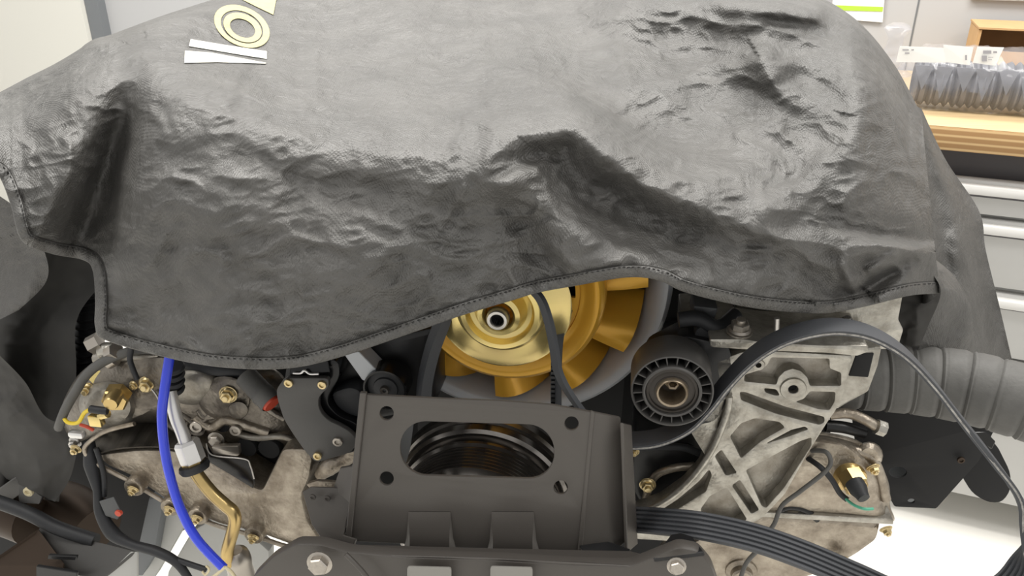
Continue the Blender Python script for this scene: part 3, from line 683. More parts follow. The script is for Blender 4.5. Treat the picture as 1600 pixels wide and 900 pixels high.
# ------------------------------------------------------------------ vee belts from the fan pulley
def vb(name, pix, wid, th, label, wv=None, k=8, ribs=0, side=1, mt='belt'):
    pts = [P(x, y, d) for x, y, d in pix]; wv = wv or [NE] * len(pts)
    o = ribbon(name, pts, wid, th, M[mt], None, k=k, wvec=wv, ribs=ribs, ribside=side)
    return tag(o, label, 'belt')
vb('drive_belt', [(712, 440, .622), (700, 475, .622), (690, 506, .620), (676, 545, .615), (665, 590, .608), (662, 622, .604), (661, 652, .603)], .010, .012, 'black drive belt running down from the left of the zinc pulley', [EX * .8 + NE * .6] * 7)
vb('loose_belt', [(800, 430, .600), (828, 450, .592), (846, 470, .585), (858, 505, .580), (866, 545, .577), (872, 580, .575), (888, 612, .572), (912, 645, .570), (935, 668, .570)], .008, .004, 'loose black belt curling from the cover edge down to the bracket corner', [EX * .75 - NE * .65] * 9)
o = vb('toothed_belt', [(884, 488, .640), (876, 510, .630), (871, 540, .618), (869, 590, .608), (869, 650, .602)], .0095, .004, 'toothed black belt hanging straight between zinc pulley and bracket', [EX] * 5)
for k in range(14):
    y = 548 + k * 7; p = P(864, y, .606 - .0006 * k)
    box('tooth', p, EX, .0035, .003, .0020, M['black_gloss'], o, 0)
# ------------------------------------------------------------------ crank pulley seen through the bracket slot
kp = P(740, 838, .592)
crank = thing('crank_pulley', 'black grooved crankshaft pulley seen through the bracket slot', 'pulley', kp - UP * .09)
prof = [(.012, .012), (.060, .012), (.069, .004), (.0735, .0), (.0760, .002)]
for k in range(7): s = .004 + k * .0042; q_ = .0785 + k * .0006; prof += [(q_ + .0008, s), (q_ + .0008, s + .0009), (q_ - .0022, s + .0021), (q_ - .0022, s + .0030)]
prof += [(.0850, .0345), (.0850, .038), (.080, .039), (.080, .050)]
lathe('ribbed_rim', kp, prof, M['crank'], crank, n=90, angle=20)
lathe('damper_ring', kp, [(.070, .046), (.088, .046), (.091, .049), (.091, .058), (.088, .060), (.093, .062), (.095, .066), (.095, .076), (.07, .078)], M['crank'], crank, n=90, angle=25)
lathe('hub', kp, [(.001, -.012), (.016, -.012), (.018, -.008), (.018, .002), (.001, .002)], M['black_steel'], crank, n=24)
# ------------------------------------------------------------------ front bracket (folded black plate)
BD = .535
br = thing('mounting_bracket', 'large black folded steel bracket with a long slot in front of the engine', 'bracket', P(760, 860, BD))
def rrect(x0, y0, x1, y1, r, skew=0, n=8):
    out = []
    for cx_, cy_, a0 in ((x1 - r, y1 - r, 0), (x0 + r, y1 - r, 90), (x0 + r, y0 + r, 180), (x1 - r, y0 + r, 270)):
        for q in range(n + 1):
            a = R(a0 + 90 * q / n); x = cx_ + r * math.cos(a); y = cy_ + r * math.sin(a); out.append((x, y + (x - (x0 + x1) / 2) * skew))
    return out
face = [(572, 617), (625, 620), (700, 624), (780, 627), (860, 633), (926, 645), (918, 720), (908, 800), (903, 862), (832, 860), (826, 866), (775, 864), (768, 857), (706, 856), (700, 862), (640, 860), (632, 850), (548, 846), (552, 800), (562, 700)]
plate('front_plate', face, BD, .003, M['black_coat'], br, holes=[rrect(625, 661, 866, 746, 41, .03), circ(604, 646, 11), circ(893, 662, 11), circ(604, 748, 11), circ(876, 762, 11)], bevel=.0006, rnd=2)
# angled cheek to the right of the crease
def solid(name, front, back, mt, par, ang=30):    # two matching outlines of world points
    n = len(front); V = list(front) + list(back)
    F = [list(range(n)), list(range(2 * n - 1, n - 1, -1))] + [[i, n + i, n + (i + 1) % n, (i + 1) % n] for i in range(n)]
    bm = bmesh.new(); vs = [bm.verts.new(v) for v in V]; [bm.faces.new([vs[i] for i in f]) for f in F]; bmesh.ops.recalc_face_normals(bm, faces=bm.faces)
    bm.normal_update(); bmesh.ops.bevel(bm, geom=list(bm.edges), offset=.0007, segments=1, affect='EDGES')
    V = [v.co.copy() for v in bm.verts]; bm.verts.index_update(); F = [[v.index for v in f.verts] for f in bm.faces]; bm.free()
    return mk(name, V, F, mt, par, angle=ang)
def slab(name, pts3, th, mt, par):
    a = [P(*p) for p in pts3]; n = (a[1] - a[0]).cross(a[2] - a[0]).normalized()
    if n.dot(CAM - a[0]) < 0: n = -n
    return solid(name, a, [p - n * th for p in a], mt, par)
slab('right_cheek', [(924, 643, BD), (970, 652, BD + .018), (978, 760, BD + .018), (986, 838, BD + .016), (962, 862, BD + .006), (903, 862, BD)], .003, M['black_coat'], br)
slab('fold_line', [(924, 643, BD - .0012), (930, 645, BD - .0002), (910, 862, BD - .0002), (903, 862, BD - .0012)], .003, M['black_coat'], br)
slab('end_flange', [(974, 661, BD + .004), (987, 664, BD + .026), (997, 850, BD + .026), (981, 864, BD + .004)], .003, M['black_coat'], br)
slab('left_cheek', [(562, 690, BD + .006), (549, 728, BD + .014), (531, 731, BD + .022), (516, 775, BD + .022), (546, 786, BD + .010), (556, 760, BD + .006)], .003, M['black_coat'], br)
slab('left_lip', [(562, 614, BD - .002), (572, 615, BD - .002), (548, 846, BD - .002), (539, 846, BD - .002)], .004, M['black_coat'], br)
# pressed pockets along the lower edge
for (x0, x1, y0, y1) in ((640, 702, 800, 862), (770, 832, 800, 866)):
    mk('pressed_pocket', [P(x0 - 2, y0, BD - .0006), P(x1 + 2, y0, BD - .0006), P(x0, y1 - 22, BD - .0045), P(x1, y1 - 22, BD - .0045), P(x0, y1 - 1, BD - .004), P(x1, y1 - 1, BD - .004), P(x0 - 10, y1 - 1, BD - .0006), P(x1 + 12, y1 - 1, BD - .0006), P(x0 - 5, y1 - 22, BD - .0006), P(x1 + 6, y1 - 22, BD - .0006)],
        [[0, 1, 3, 2], [2, 3, 5, 4], [0, 2, 8], [1, 9, 3], [8, 2, 4, 6], [3, 9, 7, 5]], M['black_coat'], br, angle=30)
# lower lip running across
slab('bottom_lip', [(486, 846, BD - .010), (540, 850, BD - .012), (760, 856, BD - .012), (985, 862, BD - .012), (1030, 872, BD - .010), (985, 884, BD - .034), (760, 872, BD - .034), (540, 866, BD - .034)], .003, M['black_coat'], br)
slab('corner_tab', [(905, 852, BD - .006), (950, 846, BD - .002), (985, 858, BD - .006), (984, 868, BD - .016), (912, 866, BD - .016)], .003, M['black_steel'], br)
g = slab('gusset', [(472, 768, BD + .02), (486, 760, BD + .022), (540, 762, BD + .018), (549, 784, BD + .010), (536, 836, BD - .004), (556, 842, BD - .004), (552, 852, BD - .006), (505, 846, BD + .0), (487, 820, BD + .008)], .004, M['black_coat'], br)
for x, y in ((489, 776), (512, 778), (550, 795)): bolt(br, P(x, y, BD + .013), .003, M['black_coat'], 'cap', name='rivet')
slab('inner_plate', [(624, 655, BD + .02), (648, 655, BD + .03), (642, 700, BD + .03), (630, 742, BD + .03), (618, 742, BD + .02)], .003, M['grey_dark'], br)
# ------------------------------------------------------------------ cross member at the very bottom
cm = thing('cross_member', 'wide black steel cross member with two large bolts below the bracket', 'bracket', P(780, 960, .47))
plate('beam', [(392, 905), (425, 872), (462, 851), (500, 852), (545, 864), (640, 872), (760, 876), (900, 884), (985, 886), (1030, 868), (1060, 856), (1092, 862), (1112, 885), (1124, 920), (1124, 1010), (392, 1010)], .500, .012, M['black_coat'], cm, rnd=8, bevel=.002)
for (x0, x1) in ((636, 705), (766, 832)): plate('light_panel', [(x0, 886), (x1, 888), (x1, 960), (x0, 960)], .4865, .002, M['pan'], cm, rnd=4, bevel=.0005)
tube('weld_rib', [P(540, 866, .492), P(556, 882, .490), P(575, 905, .488), P(590, 940, .486)], .0022, M['black_coat'], cm)
bolt(cm, P(500, 879, .487), .0085, M['steel_bolt'], 'hex', axis=(-NE + UP * .15 + EX * .05), roll=.2)
bolt(cm, P(1057, 884, .487), .0058, M['steel_bolt'], 'hex', axis=(-NE + UP * .2), roll=.4)
slab('mount_ear', [(1020, 872, .50), (1048, 835, .53), (1075, 830, .53), (1100, 862, .50)], .004, M['black_steel'], cm)
# ------------------------------------------------------------------ idler pulley on the right
ic = P(1050, 612, .575)
idl = thing('idler_pulley', 'black plastic idler pulley with spoked rim at the left of the cast bracket', 'pulley', ic - UP * .034)
k_ = mm(1, 1050, 612, .575)
lathe('drum', ic, [(60.5 * k_, .016), (60.5 * k_, .000), (61.5 * k_, -.001), (63.5 * k_, -.0005), (64 * k_, .001), (64 * k_, .036), (62 * k_, .038), (60.5 * k_, .034)], M['plastic_dark'], idl, n=72)
lathe('drum_floor', ic, [(61 * k_, .016), (38 * k_, .016), (38 * k_, .019), (61 * k_, .019)], M['black_matt'], idl, n=40)
lathe('hub_ring', ic, [(46 * k_, .02), (46 * k_, -.001), (44 * k_, -.002), (41.5 * k_, -.0015), (41 * k_, .002), (40.5 * k_, .02)], M['plastic_dark'], idl, n=60)
for k in range(21):
    a = 2 * math.pi * k / 21
    e = EX * math.cos(a) + UP * math.sin(a); f = -EX * math.sin(a) + UP * math.cos(a)
    V = [ic + e * rr_ + f * q + NE * s for s in (.0012, .016) for rr_ in (45 * k_, 61 * k_) for q in (-.00045, .00045)]
    mk('spoke', V, [[0, 1, 3, 2], [4, 6, 7, 5], [0, 4, 5, 1], [2, 3, 7, 6], [0, 2, 6, 4], [1, 5, 7, 3]], M['plastic_dark'], idl)
lathe('bearing', ic, [(40.5 * k_, .004), (40 * k_, .0005), (36 * k_, .000), (35.5 * k_, .0025), (28 * k_, .003), (27 * k_, .0), (24 * k_, .0)], M['bearing'], idl, n=60, angle=25)
lathe('sleeve', ic, [(25.5 * k_, .003), (25 * k_, -.003), (23.5 * k_, -.004), (21 * k_, -.003), (20 * k_, .004), (20 * k_, .022)], M['sleeve_m'], idl, n=48)
lathe('sleeve_floor', ic, [(20 * k_, .018), (.0001, .018)], M['bearing'], idl, n=24)
bolt(idl, ic + NE * .017 + UP * .0028 + EX * .0008, .0075, M['sleeve_m'], 'cap', name='bolt')
lathe('bolt_collar', ic + UP * .0035 + EX * .0008, [(11 * k_, .016), (11 * k_, .006), (9 * k_, .005), (6.5 * k_, .006), (6.5 * k_, .012)], M['sleeve_m'], idl, n=6)
# ------------------------------------------------------------------ long ribbed belt, slack loop
BW = .023
pix = [(948, 684, .592, 'n'), (985, 689, .592, 'n'), (1030, 684, .592, 'n'), (1075, 664, .592, 'n'), (1108, 632, .592, 'n'), (1135, 598, .592, 'n'), (1172, 560, .592, 'n'), (1215, 532, .592, 'n'), (1262, 516, .592, 'n'), (1310, 511, .590, 'n'), (1360, 521, .588, 'n'), (1410, 550, .584, 'n'), (1455, 597, .578, 'n'), (1500, 655, .570, 'n'), (1545, 712, .560, 'n'), (1584, 765, .552, 'n'), (1602, 812, .545, 'm'), (1604, 850, .538, 'm'), (1592, 893, .530, 'f'), (1560, 925, .524, 'f'), (1500, 945, .518, 'f'), (1420, 935, .514, 'f'), (1340, 902, .512, 'f'), (1260, 868, .514, 'f'), (1180, 840, .520, 'f'), (1100, 822, .528, 'f'), (1040, 815, .548, 'f'), (985, 811, .575, 'f'), (940, 809, .605, 'f')]
pts = [P(x, y, d) for x, y, d, _ in pix]
wv = []
for x, y, d, m_ in pix:
    wv.append({'n': NE, 'm': (NE * .85 + EX * .45 + UP * .1), 'f': None}[m_])
for i, (x, y, d, m_) in enumerate(pix):
    if m_ == 'f':
        t = (pts[min(i + 1, len(pts) - 1)] - pts[i - 1]).normalized(); f = min(1, (i - 17) / 3)
        view = (CAM - pts[i]).normalized(); s_ = t.cross(view).normalized()
        wv[i] = (NE * (1 - f) * .8 + s_ * (-1 if s_.dot(UP) < 0 else 1) * (f * 1.0 + .15) + NE * .55 * f).normalized()
rb = ribbon('ribbed_belt', pts, BW, .0046, M['belt'], None, k=10, wvec=wv, ribs=6, ribside=1)
ep = catmull(pts, 6)[3:-40]; ew = catmull(wv, 6)[3:-40]
en = [p - w_.normalized() * (BW / 2 + .0001) * (1) for p, w_ in zip(ep, ew)]
ribbon('worn_edge', en[:105], .0005, .0014, M['duct_edge'], rb, k=1, wvec=ew[:105])
tag(rb, 'long black multi-rib belt hanging in a slack loop over the cast bracket', 'belt')
# ------------------------------------------------------------------ cast aluminium bracket
CBD = .625
cbk = thing('cast_bracket', 'large cast aluminium ribbed bracket on the right of the engine', 'bracket', P(1150, 840, CBD))
OUT = [(1118, 566), (1160, 550), (1205, 549), (1332, 556), (1320, 610), (1307, 640), (1293, 660), (1261, 711), (1227, 772), (1192, 809), (1168, 822), (1120, 836), (1050, 846), (985, 842), (985, 806), (1030, 790), (1068, 764), (1094, 735), (1103, 714), (1088, 690), (1073, 665), (1092, 652), (1110, 632), (1124, 600)]
POC = [
 [(1205, 559), (1296, 561), (1296, 576), (1314, 583), (1314, 603), (1266, 603), (1262, 590), (1252, 580), (1239, 576), (1226, 580), (1216, 590), (1213, 601), (1163, 596), (1164, 586), (1190, 578), (1200, 570)],
 [(1194, 607), (1213, 609), (1218, 618), (1210, 618), (1196, 613)],
 [(1266, 612), (1305, 613), (1304, 627), (1296, 641), (1278, 639), (1244, 628), (1256, 624)],
 [(1156, 613), (1164, 613), (1227, 636), (1288, 652), (1288, 660), (1280, 664), (1211, 646), (1158, 625)],
 [(1198, 693), (1237, 672), (1258, 667), (1263, 671), (1252, 675), (1230, 683)],
 [(1166, 735), (1250, 690), (1268, 684), (1267, 697), (1225, 762), (1197, 794), (1190, 790)],
 [(1141, 682), (1158, 662), (1180, 654), (1218, 660), (1226, 668), (1188, 690), (1158, 716)],
 [(1117, 713), (1127, 703), (1151, 739), (1134, 743)],
 [(1144, 759), (1156, 750), (1186, 797), (1174, 803)],
 [(1109, 776), (1133, 763), (1140, 769), (1167, 812), (1147, 821), (1101, 812), (1095, 796)],
 [(1108, 734), (1112, 742), (1103, 768), (1052, 800), (1010, 813), (1060, 780), (1093, 752)],
 [(1134, 624), (1143, 624), (1129, 672), (1120, 668)]]
plate('ribbed_face', [tuple(p) for p in rounded(OUT, 5)], CBD, .020, M['alu_light'], cbk, holes=[[tuple(p) for p in rounded(h_, 3, 3)] for h_ in POC] + [circ(1239, 607, 7.5, 16), circ(1185, 570, 5, 12)], bevel=.0010)
plate('web', [tuple(p) for p in rounded([(x * .99 + 11.6, y * .99 + 6) for x, y in OUT], 5)], CBD + .012, .012, M['alu'], cbk, bevel=.001)
lathe('bolt_boss', P(1239, 607, CBD), [(7.5 * .00056, .006), (7.5 * .00056, -.0015), (8.5 * .00056, -.002), (19 * .00056, -.002), (20 * .00056, -.001), (20 * .00056, .012)], M['alu_light'], cbk, n=36)
lathe('bolt_boss', P(1185, 570, CBD), [(4.5 * .00056, .006), (4.5 * .00056, -.001), (9 * .00056, -.001), (10 * .00056, .0), (10 * .00056, .012)], M['alu_light'], cbk, n=24)
lathe('bore', P(1239, 607, CBD + .004), [(7.6 * .00056, 0), (.0001, 0)], M['black_matt'], cbk, n=16)
# arched lower arm
tube('curved_rib', [P(985, 806, CBD - .004), P(1030, 788, CBD - .004), P(1066, 762, CBD - .004), P(1096, 728, CBD - .004), P(1118, 692, CBD - .004), P(1136, 645, CBD - .004), P(1140, 620, CBD - .002)], .0030, M['alu_light'], cbk)
# upper shelf : flat flange and the block behind
shelf = [(1106, 520), (1150, 513), (1190, 512), (1210, 520), (1290, 524), (1358, 528), (1362, 541), (1350, 553), (1335, 556), (1290, 550), (1200, 548), (1112, 542)]
def slabz(name, pts, d, th, mt, par, rnd=4):       # lying slab: outline at the front, running back
    return plate(name, pts, d, th, mt, par, rnd=rnd, bevel=.0015)
slabz('top_flange', [(1108, 530), (1160, 530), (1205, 536), (1290, 540), (1357, 540), (1357, 550), (1340, 557), (1290, 552), (1200, 549), (1110, 543)], CBD - .012, .062, M['alu_light'], cbk)
slabz('mount_block', [(1150, 472), (1415, 440), (1404, 500), (1412, 516), (1403, 546), (1330, 546), (1160, 530)], CBD + .055, .06, M['alu_light'], cbk, 3)
slabz('side_wing', [(1330, 545), (1378, 543), (1372, 572), (1357, 612), (1306, 640), (1318, 605)], CBD + .012, .030, M['alu_light'], cbk, 3)
slabz('wing_cutout_shade', [(1338, 554), (1366, 552), (1357, 590), (1326, 588)], CBD + .0105, .002, M['black_matt'], cbk, 2)  # flat black patch painted as the dark of the wing's cutout
slabz('rear_ledge', [(1064, 494), (1150, 492), (1152, 530), (1062, 534)], CBD + .045, .05, M['alu'], cbk, 3)
slabz('clamp_block', [(1084, 478), (1122, 482), (1116, 500), (1080, 496)], CBD + .02, .03, M['grey_dark'], cbk, 3)
bolt(cbk, P(1155, 518, CBD + .0), .0082, M['steel_bolt'], 'nut', axis=(UP * 1.0 - NE * .12), name='nut')
bolt(cbk, P(1321, 509, CBD + .030), .0062, M['steel'], 'nut', axis=(UP * 1.0 - NE * .2), name='stud')
bolt(cbk, P(1302, 545, CBD + .0), .0052, M['steel'], 'cap', axis=(UP * 1.0 - NE * .3), name='stud')
tube('dowel_pin', [P(1213, 525, CBD), P(1214, 497, CBD)], .0024, M['steel'], cbk, raw=True)
tube('dark_hose', [P(1060, 500, CBD + .01), P(1090, 498, CBD + .012), P(1122, 512, CBD + .012), P(1150, 492, CBD + .03)], .007, M['rubber'], cbk)
lathe('sensor_body', P(1100, 520, CBD + .01), [(.001, -.004), (.008, -.004), (.009, 0), (.009, .02)], M['rubber'], cbk, n=20)
# black arm behind the idler
arm = slabz('tensioner_arm', [(1010, 552), (1066, 524), (1140, 540), (1150, 600), (1120, 660), (1060, 672), (1010, 640)], CBD + .0, .03, M['black_steel'], None, 12)
tag(arm, 'dark tensioner arm behind the spoked idler pulley', 'arm')
# dark machinery between bracket and casting
dm = thing('oil_filter_housing', 'black rounded oil filter housing in the gap left of the cast bracket', 'housing', P(1050, 760, .68))
plate('body', [(990, 690), (1080, 690), (1104, 716), (1096, 740), (1040, 775), (1000, 790), (985, 760)], .66, .08, M['black_steel'], dm, rnd=10, bevel=.006)
tube('rib', [P(1000, 700, .655), P(1060, 698, .655), P(1095, 708, .655)], .004, M['rubber'], dm)
tube('pipe', [P(1005, 795, .645), P(1020, 748, .65), P(1050, 732, .65), P(1085, 728, .652)], .004, M['alu_dirty'], dm)
bolt(dm, P(1012, 757, .642), .006, M['zinc_bolt'], 'nut'); bolt(dm, P(1046, 682, .63), .005, M['alu_light'], 'cap'); bolt(dm, P(990, 705, .63), .004, M['zinc_bolt'], 'nut')
# ------------------------------------------------------------------ right valve cover
VD = .68
vc = thing('valve_cover', 'right aluminium valve cover with brass sensor and gold nuts below the cast bracket', 'engine part', P(1300, 880, VD))
def ringpts(pts, d): return [P(x, y, d) for x, y in pts]
o_out = catmull([(a, b_, 0) for a, b_ in [(1130, 700), (1180, 682), (1240, 672), (1295, 676), (1340, 688), (1368, 712), (1388, 752), (1391, 790), (1394, 816), (1330, 812), (1240, 806), (1130, 800)]], 6, True)
o_out = [(p.x, p.y) for p in o_out]
def shrink(pts, f, cx_, cy_): return [(cx_ + (x - cx_) * f, cy_ + (y - cy_) * f) for x, y in pts]
rings = [ringpts(o_out, VD + .06), ringpts(o_out, VD + .006), ringpts(shrink(o_out, .985, 1270, 750), VD), ringpts(shrink(o_out, .93, 1270, 752), VD - .002), ringpts(shrink(o_out, .88, 1270, 754), VD - .014), ringpts(shrink(o_out, .80, 1270, 757), VD - .020), ringpts(shrink(o_out, .4, 1270, 760), VD - .022)]
loft('upper_casting', rings, M['alu_dirty'], vc, angle=50)
rb1 = [(1262, 706), (1300, 700), (1345, 706), (1370, 728), (1384, 780)]
tube('raised_rib', [P(x, y, VD - .012) for x, y in rb1], .005, M['alu_dirty'], vc)
tube('raised_rib', [P(x, y, VD - .018) for x, y in [(1250, 742), (1300, 735), (1340, 738)]], .004, M['alu_dirty'], vc)
tube('raised_rib', [P(x, y, VD - .018) for x, y in [(1215, 800), (1232, 792), (1256, 796), (1278, 812)]], .0035, M['black_steel'], vc)
loft('nut_pad', [ringpts(circ(1358, 712, 22, 16), VD + .03), ringpts(circ(1358, 712, 20, 16), VD - .012), ringpts(circ(1358, 714, 14, 16), VD - .016)], M['alu_dirty'], vc, angle=40)
lower = [(1190, 806), (1300, 811), (1378, 818), (1372, 845), (1340, 868), (1312, 884), (1280, 898), (1200, 925), (1080, 945), (1020, 930), (1060, 860), (1110, 835), (1165, 822)]
plate('lower_casting', lower, VD - .014, .06, M['alu_dirty'], vc, rnd=8, bevel=.006)
plate('joint_flange', [(1185, 800), (1290, 806), (1396, 812), (1396, 820), (1290, 814), (1185, 808)], VD - .022, .06, M['alu_light'], vc, rnd=2, bevel=.001)
for x, y, d, rr_ in ((1364, 730, VD - .020, .0048), (1384, 826, VD - .014, .0048), (1314, 874, VD - .022, .0052)):
    bolt(vc, P(x, y, d), rr_, M['zinc_bolt'], 'nut', axis=(-NE + EX * .3 - UP * .45), name='nut')
lathe('filler_boss', P(1158, 892, VD - .014), [(.001, -.012), (.009, -.012), (.011, -.010), (.0115, -.004), (.016, -.002), (.018, .004)], M['alu_dirty'], vc, n=24)
# brass sensor
sn = thing('brass_sensor', 'brass hexagon sensor with black plug and green wire on the right valve cover', 'sensor', P(1340, 760, VD - .02))
sax = (NE - EX * .35 + UP * .30)
lathe('collar', P(1332, 752, VD - .026), [(.001, 0), (.0145, 0), (.0150, .002), (.0150, .014)], M['brass'], sn, n=24, axis=sax)
lathe('hexagon', P(1340, 763, VD - .040), [(.001, 0), (.0105, .0), (.0125, .002), (.0125, .010), (.0125, .016)], M['brass'], sn, n=6, axis=sax, angle=20)
lathe('plug', P(1350, 779, VD - .058), [(.001, 0), (.0055, .0), (.0062, .004), (.0085, .010), (.0085, .018), (.001, .019)], M['rubber'], sn, n=18, axis=sax)
tube('green_lead', [P(1320, 778, VD - .045), P(1334, 789, VD - .055), P(1350, 795, VD - .062), P(1364, 795, VD - .060)], .0014, M['green'], sn)
tag(tube('black_cable', [P(1262, 716, VD - .02), P(1282, 730, VD - .035), P(1300, 750, VD - .04), P(1312, 770, VD - .042), P(1324, 781, VD - .046)], .0027, M['rubber'], None), 'short black cable leading to the green lead of the brass sensor', 'cable')
tag(tube('grey_cable', [P(1268, 704, VD - .02), P(1290, 706, VD - .03), P(1298, 722, VD - .035), P(1288, 738, VD - .04), P(1250, 768, VD - .045), P(1222, 790, VD - .05), P(1210, 818, VD - .055), P(1196, 838, VD - .06), P(1185, 858, VD - .06), P(1166, 880, VD - .06), P(1155, 910, VD - .062)], .0022, M['duct'], None), 'thin grey cable winding down the right valve cover behind the belt', 'cable')
# hose and clamp above the valve cover
hs = thing('small_hose', 'short grey hose with clamp above the right valve cover', 'hose', P(1340, 668, VD + .01))
tube('hose', [P(1296, 648, VD), P(1325, 646, VD), P(1350, 655, VD - .004), P(1372, 668, VD - .006)], .0052, M['alu_dirty'], hs)
lathe('clamp', P(1374, 668, VD - .007), [(.004, -.004), (.0075, -.003), (.0075, .005), (.004, .006)], M['alu_light'], hs, n=8, axis=EX - UP * .3)
tube('lower_hose', [P(1290, 665, VD), P(1320, 668, VD), P(1350, 676, VD + .002)], .006, M['black_steel'], hs)
# ------------------------------------------------------------------ corrugated duct right
dc = [P(1300, 590, .735), P(1360, 590, .735), P(1430, 594, .73), P(1500, 603, .72), P(1570, 620, .705), P(1640, 642, .69), P(1700, 668, .675)]
path = catmull(dc, 30); Ld = len(path); rings = []; up = None; s = 0
for i, p in enumerate(path):
    t = (path[min(i + 1, Ld - 1)] - path[max(i - 1, 0)]).normalized()
    if i: s += (p - path[i - 1]).length
    u_ = (UP - t * UP.dot(t)).normalized(); v_ = t.cross(u_)
    ph = (s / .0245) % 1.0
    r_ = .0300 + .0035 * min(1, s / .12) + .0022 * min(1, 4 * ph * (1 - ph) * 1.5) + (.0012 if ph < .12 else 0)
    rings.append([p + (u_ * math.cos(2 * math.pi * q / 40) + v_ * math.sin(2 * math.pi * q / 40)) * r_ for q in range(40)])
tag(loft('corrugated_duct', rings, M['duct'], None, angle=50), 'thick grey corrugated rubber duct leaving the engine to the right', 'duct')
# ------------------------------------------------------------------ black sheet metal right
shd = thing('heat_shield', 'black sheet metal heat shield with holes under the corrugated duct', 'shield', P(1440, 790, .80))
plate('main_sheet', [(1330, 640), (1470, 640), (1560, 660), (1530, 720), (1463, 795), (1398, 792), (1380, 760), (1340, 720)], .78, .003, M['black_matt'], shd, rnd=3, holes=[circ(1403, 738, 14, 20, 8.5), circ(1424, 783, 5.5, 14, 3.5)])
plate('hole_backing', [(1385, 720), (1422, 720), (1445, 790), (1400, 790)], .80, .002, M['frame'], shd)
plate('rounded_tab', [(1500, 690), (1555, 690), (1580, 740), (1579, 768), (1565, 786), (1543, 785), (1520, 772), (1500, 740)], .81, .004, M['black_matt'], shd, rnd=14)
slab('folded_end', [(1522, 675, .77), (1541, 675, .77), (1556, 690, .765), (1550, 702, .765), (1532, 690, .77)], .003, M['black_gloss'], shd)
bolt(shd, P(1501, 718, .776), .004, M['rust'], 'cap', name='rivet')
# ================================================================== LEFT SIDE
LD = .66
chc = thing('chain_cover', 'left grimy cast aluminium chain cover with gold nuts beside the blue hose', 'engine part', P(280, 700, LD))
co = [(96, 640), (108, 608), (128, 580), (165, 556), (230, 545), (300, 548), (350, 560), (420, 572), (452, 600), (470, 650), (478, 700), (440, 706), (380, 700), (330, 690), (260, 668), (210, 662), (160, 672), (125, 690), (104, 676)]
co2 = [(p.x, p.y) for p in catmull([(a, b_, 0) for a, b_ in co], 4, True)]
loft('casting', [ringpts(co2, LD + .09), ringpts(co2, LD + .004), ringpts(shrink(co2, .97, 280, 625), LD - .004), ringpts(shrink(co2, .90, 280, 620), LD - .010), ringpts(shrink(co2, .80, 280, 618), LD - .018), ringpts(shrink(co2, .4, 285, 620), LD - .024)], M['alu_greasy'], chc, angle=50)
loft('round_boss', [ringpts(circ(170, 632, 52, 24, 44), LD), ringpts(circ(170, 634, 44, 24, 37), LD - .022), ringpts(circ(170, 636, 34, 24, 28), LD - .030), ringpts(circ(170, 637, 12, 24, 9), LD - .031)], M['alu'], chc, angle=50)
loft('round_boss', [ringpts(circ(350, 620, 46, 24, 40), LD - .01), ringpts(circ(350, 622, 40, 24, 34), LD - .026), ringpts(circ(350, 622, 30, 24, 25), LD - .030), ringpts(circ(350, 622, 10, 24, 8), LD - .031)], M['alu_greasy'], chc, angle=50)
loft('round_boss', [ringpts(circ(372, 640, 17, 18, 16), LD - .01), ringpts(circ(372, 641, 15, 18, 13), LD - .034), ringpts(circ(372, 641, 8, 18, 7), LD - .036)], M['alu_greasy'], chc, angle=40)
tube('raised_rib', [P(306, 650, LD - .022), P(330, 668, LD - .022), P(352, 656, LD - .026), P(375, 662, LD - .024), P(420, 676, LD - .02)], .005, M['alu_dirty'], chc)
tube('raised_rib', [P(150, 598, LD - .012), P(200, 588, LD - .012), P(250, 605, LD - .014), P(300, 640, LD - .02)], .004, M['alu'], chc)
slab('zinc_tab', [(133, 588, LD - .014), (150, 580, LD - .014), (200, 578, LD - .014), (214, 588, LD - .016), (205, 600, LD - .018), (150, 606, LD - .018)], .003, M['zinc'], chc)
for x, y, r_, d, kd, ax in ((231, 600, .0068, LD - .022, 'nut', 0), (357, 616, .0068, LD - .034, 'nut', 0), (138, 608, .0058, LD - .018, 'nut', 0), (140, 629, .0045, LD - .024, 'cap', 0), (308, 665, .0066, LD - .024, 'cap', 0), (338, 686, .0066, LD - .028, 'hex', 0), (369, 671, .0060, LD - .03, 'cap', 0), (210, 602, .004, LD - .022, 'nut', 0)):
    bolt(chc, P(x, y, d), r_, M['zinc_bolt'] if kd == 'nut' else M['steel_bolt'], kd, axis=(-NE + EX * .1 + UP * .05), name='nut' if kd == 'nut' else 'bolt')
loft('smooth_dome', [ringpts(circ(300, 603, 48, 24, 34), LD - .012), ringpts(circ(300, 604, 42, 24, 29), LD - .024), ringpts(circ(300, 604, 26, 24, 18), LD - .031), ringpts(circ(300, 604, 8, 24, 6), LD - .032)], M['alu'], chc, angle=60)
for pts_ in ([(246, 608), (270, 634), (302, 660)], [(352, 628), (332, 645), (314, 662)], [(310, 640), (322, 652), (350, 646)], [(392, 612), (420, 640), (445, 655)], [(255, 650), (270, 668), (300, 680)]):
    tube('raised_rib', [P(x, y, LD - .022) for x, y in pts_], .0035, M['alu_greasy'], chc)
lathe('boss_ring', P(308, 665, LD - .020), [(.0075, -.004), (.0105, -.004), (.0115, -.002), (.0115, .006), (.0075, .006)], M['alu_greasy'], chc, n=28)
for x, y, r_ in ((345, 664, 17), (385, 700, 20), (420, 702, 22)):
    lathe('hole_shade_disc', P(x, y, LD - .022), [(.0001, 0), (r_ * .00052, 0), (r_ * .00055, .001), (r_ * .00055, .01)], M['black_matt'], chc, n=24)  # flat black discs painted as shaded gaps in the casting
tube('edge_rib', [P(x, y, LD - .024) for x, y in [(372, 678), (400, 684), (440, 682), (462, 690)]], .0035, M['alu'], chc)
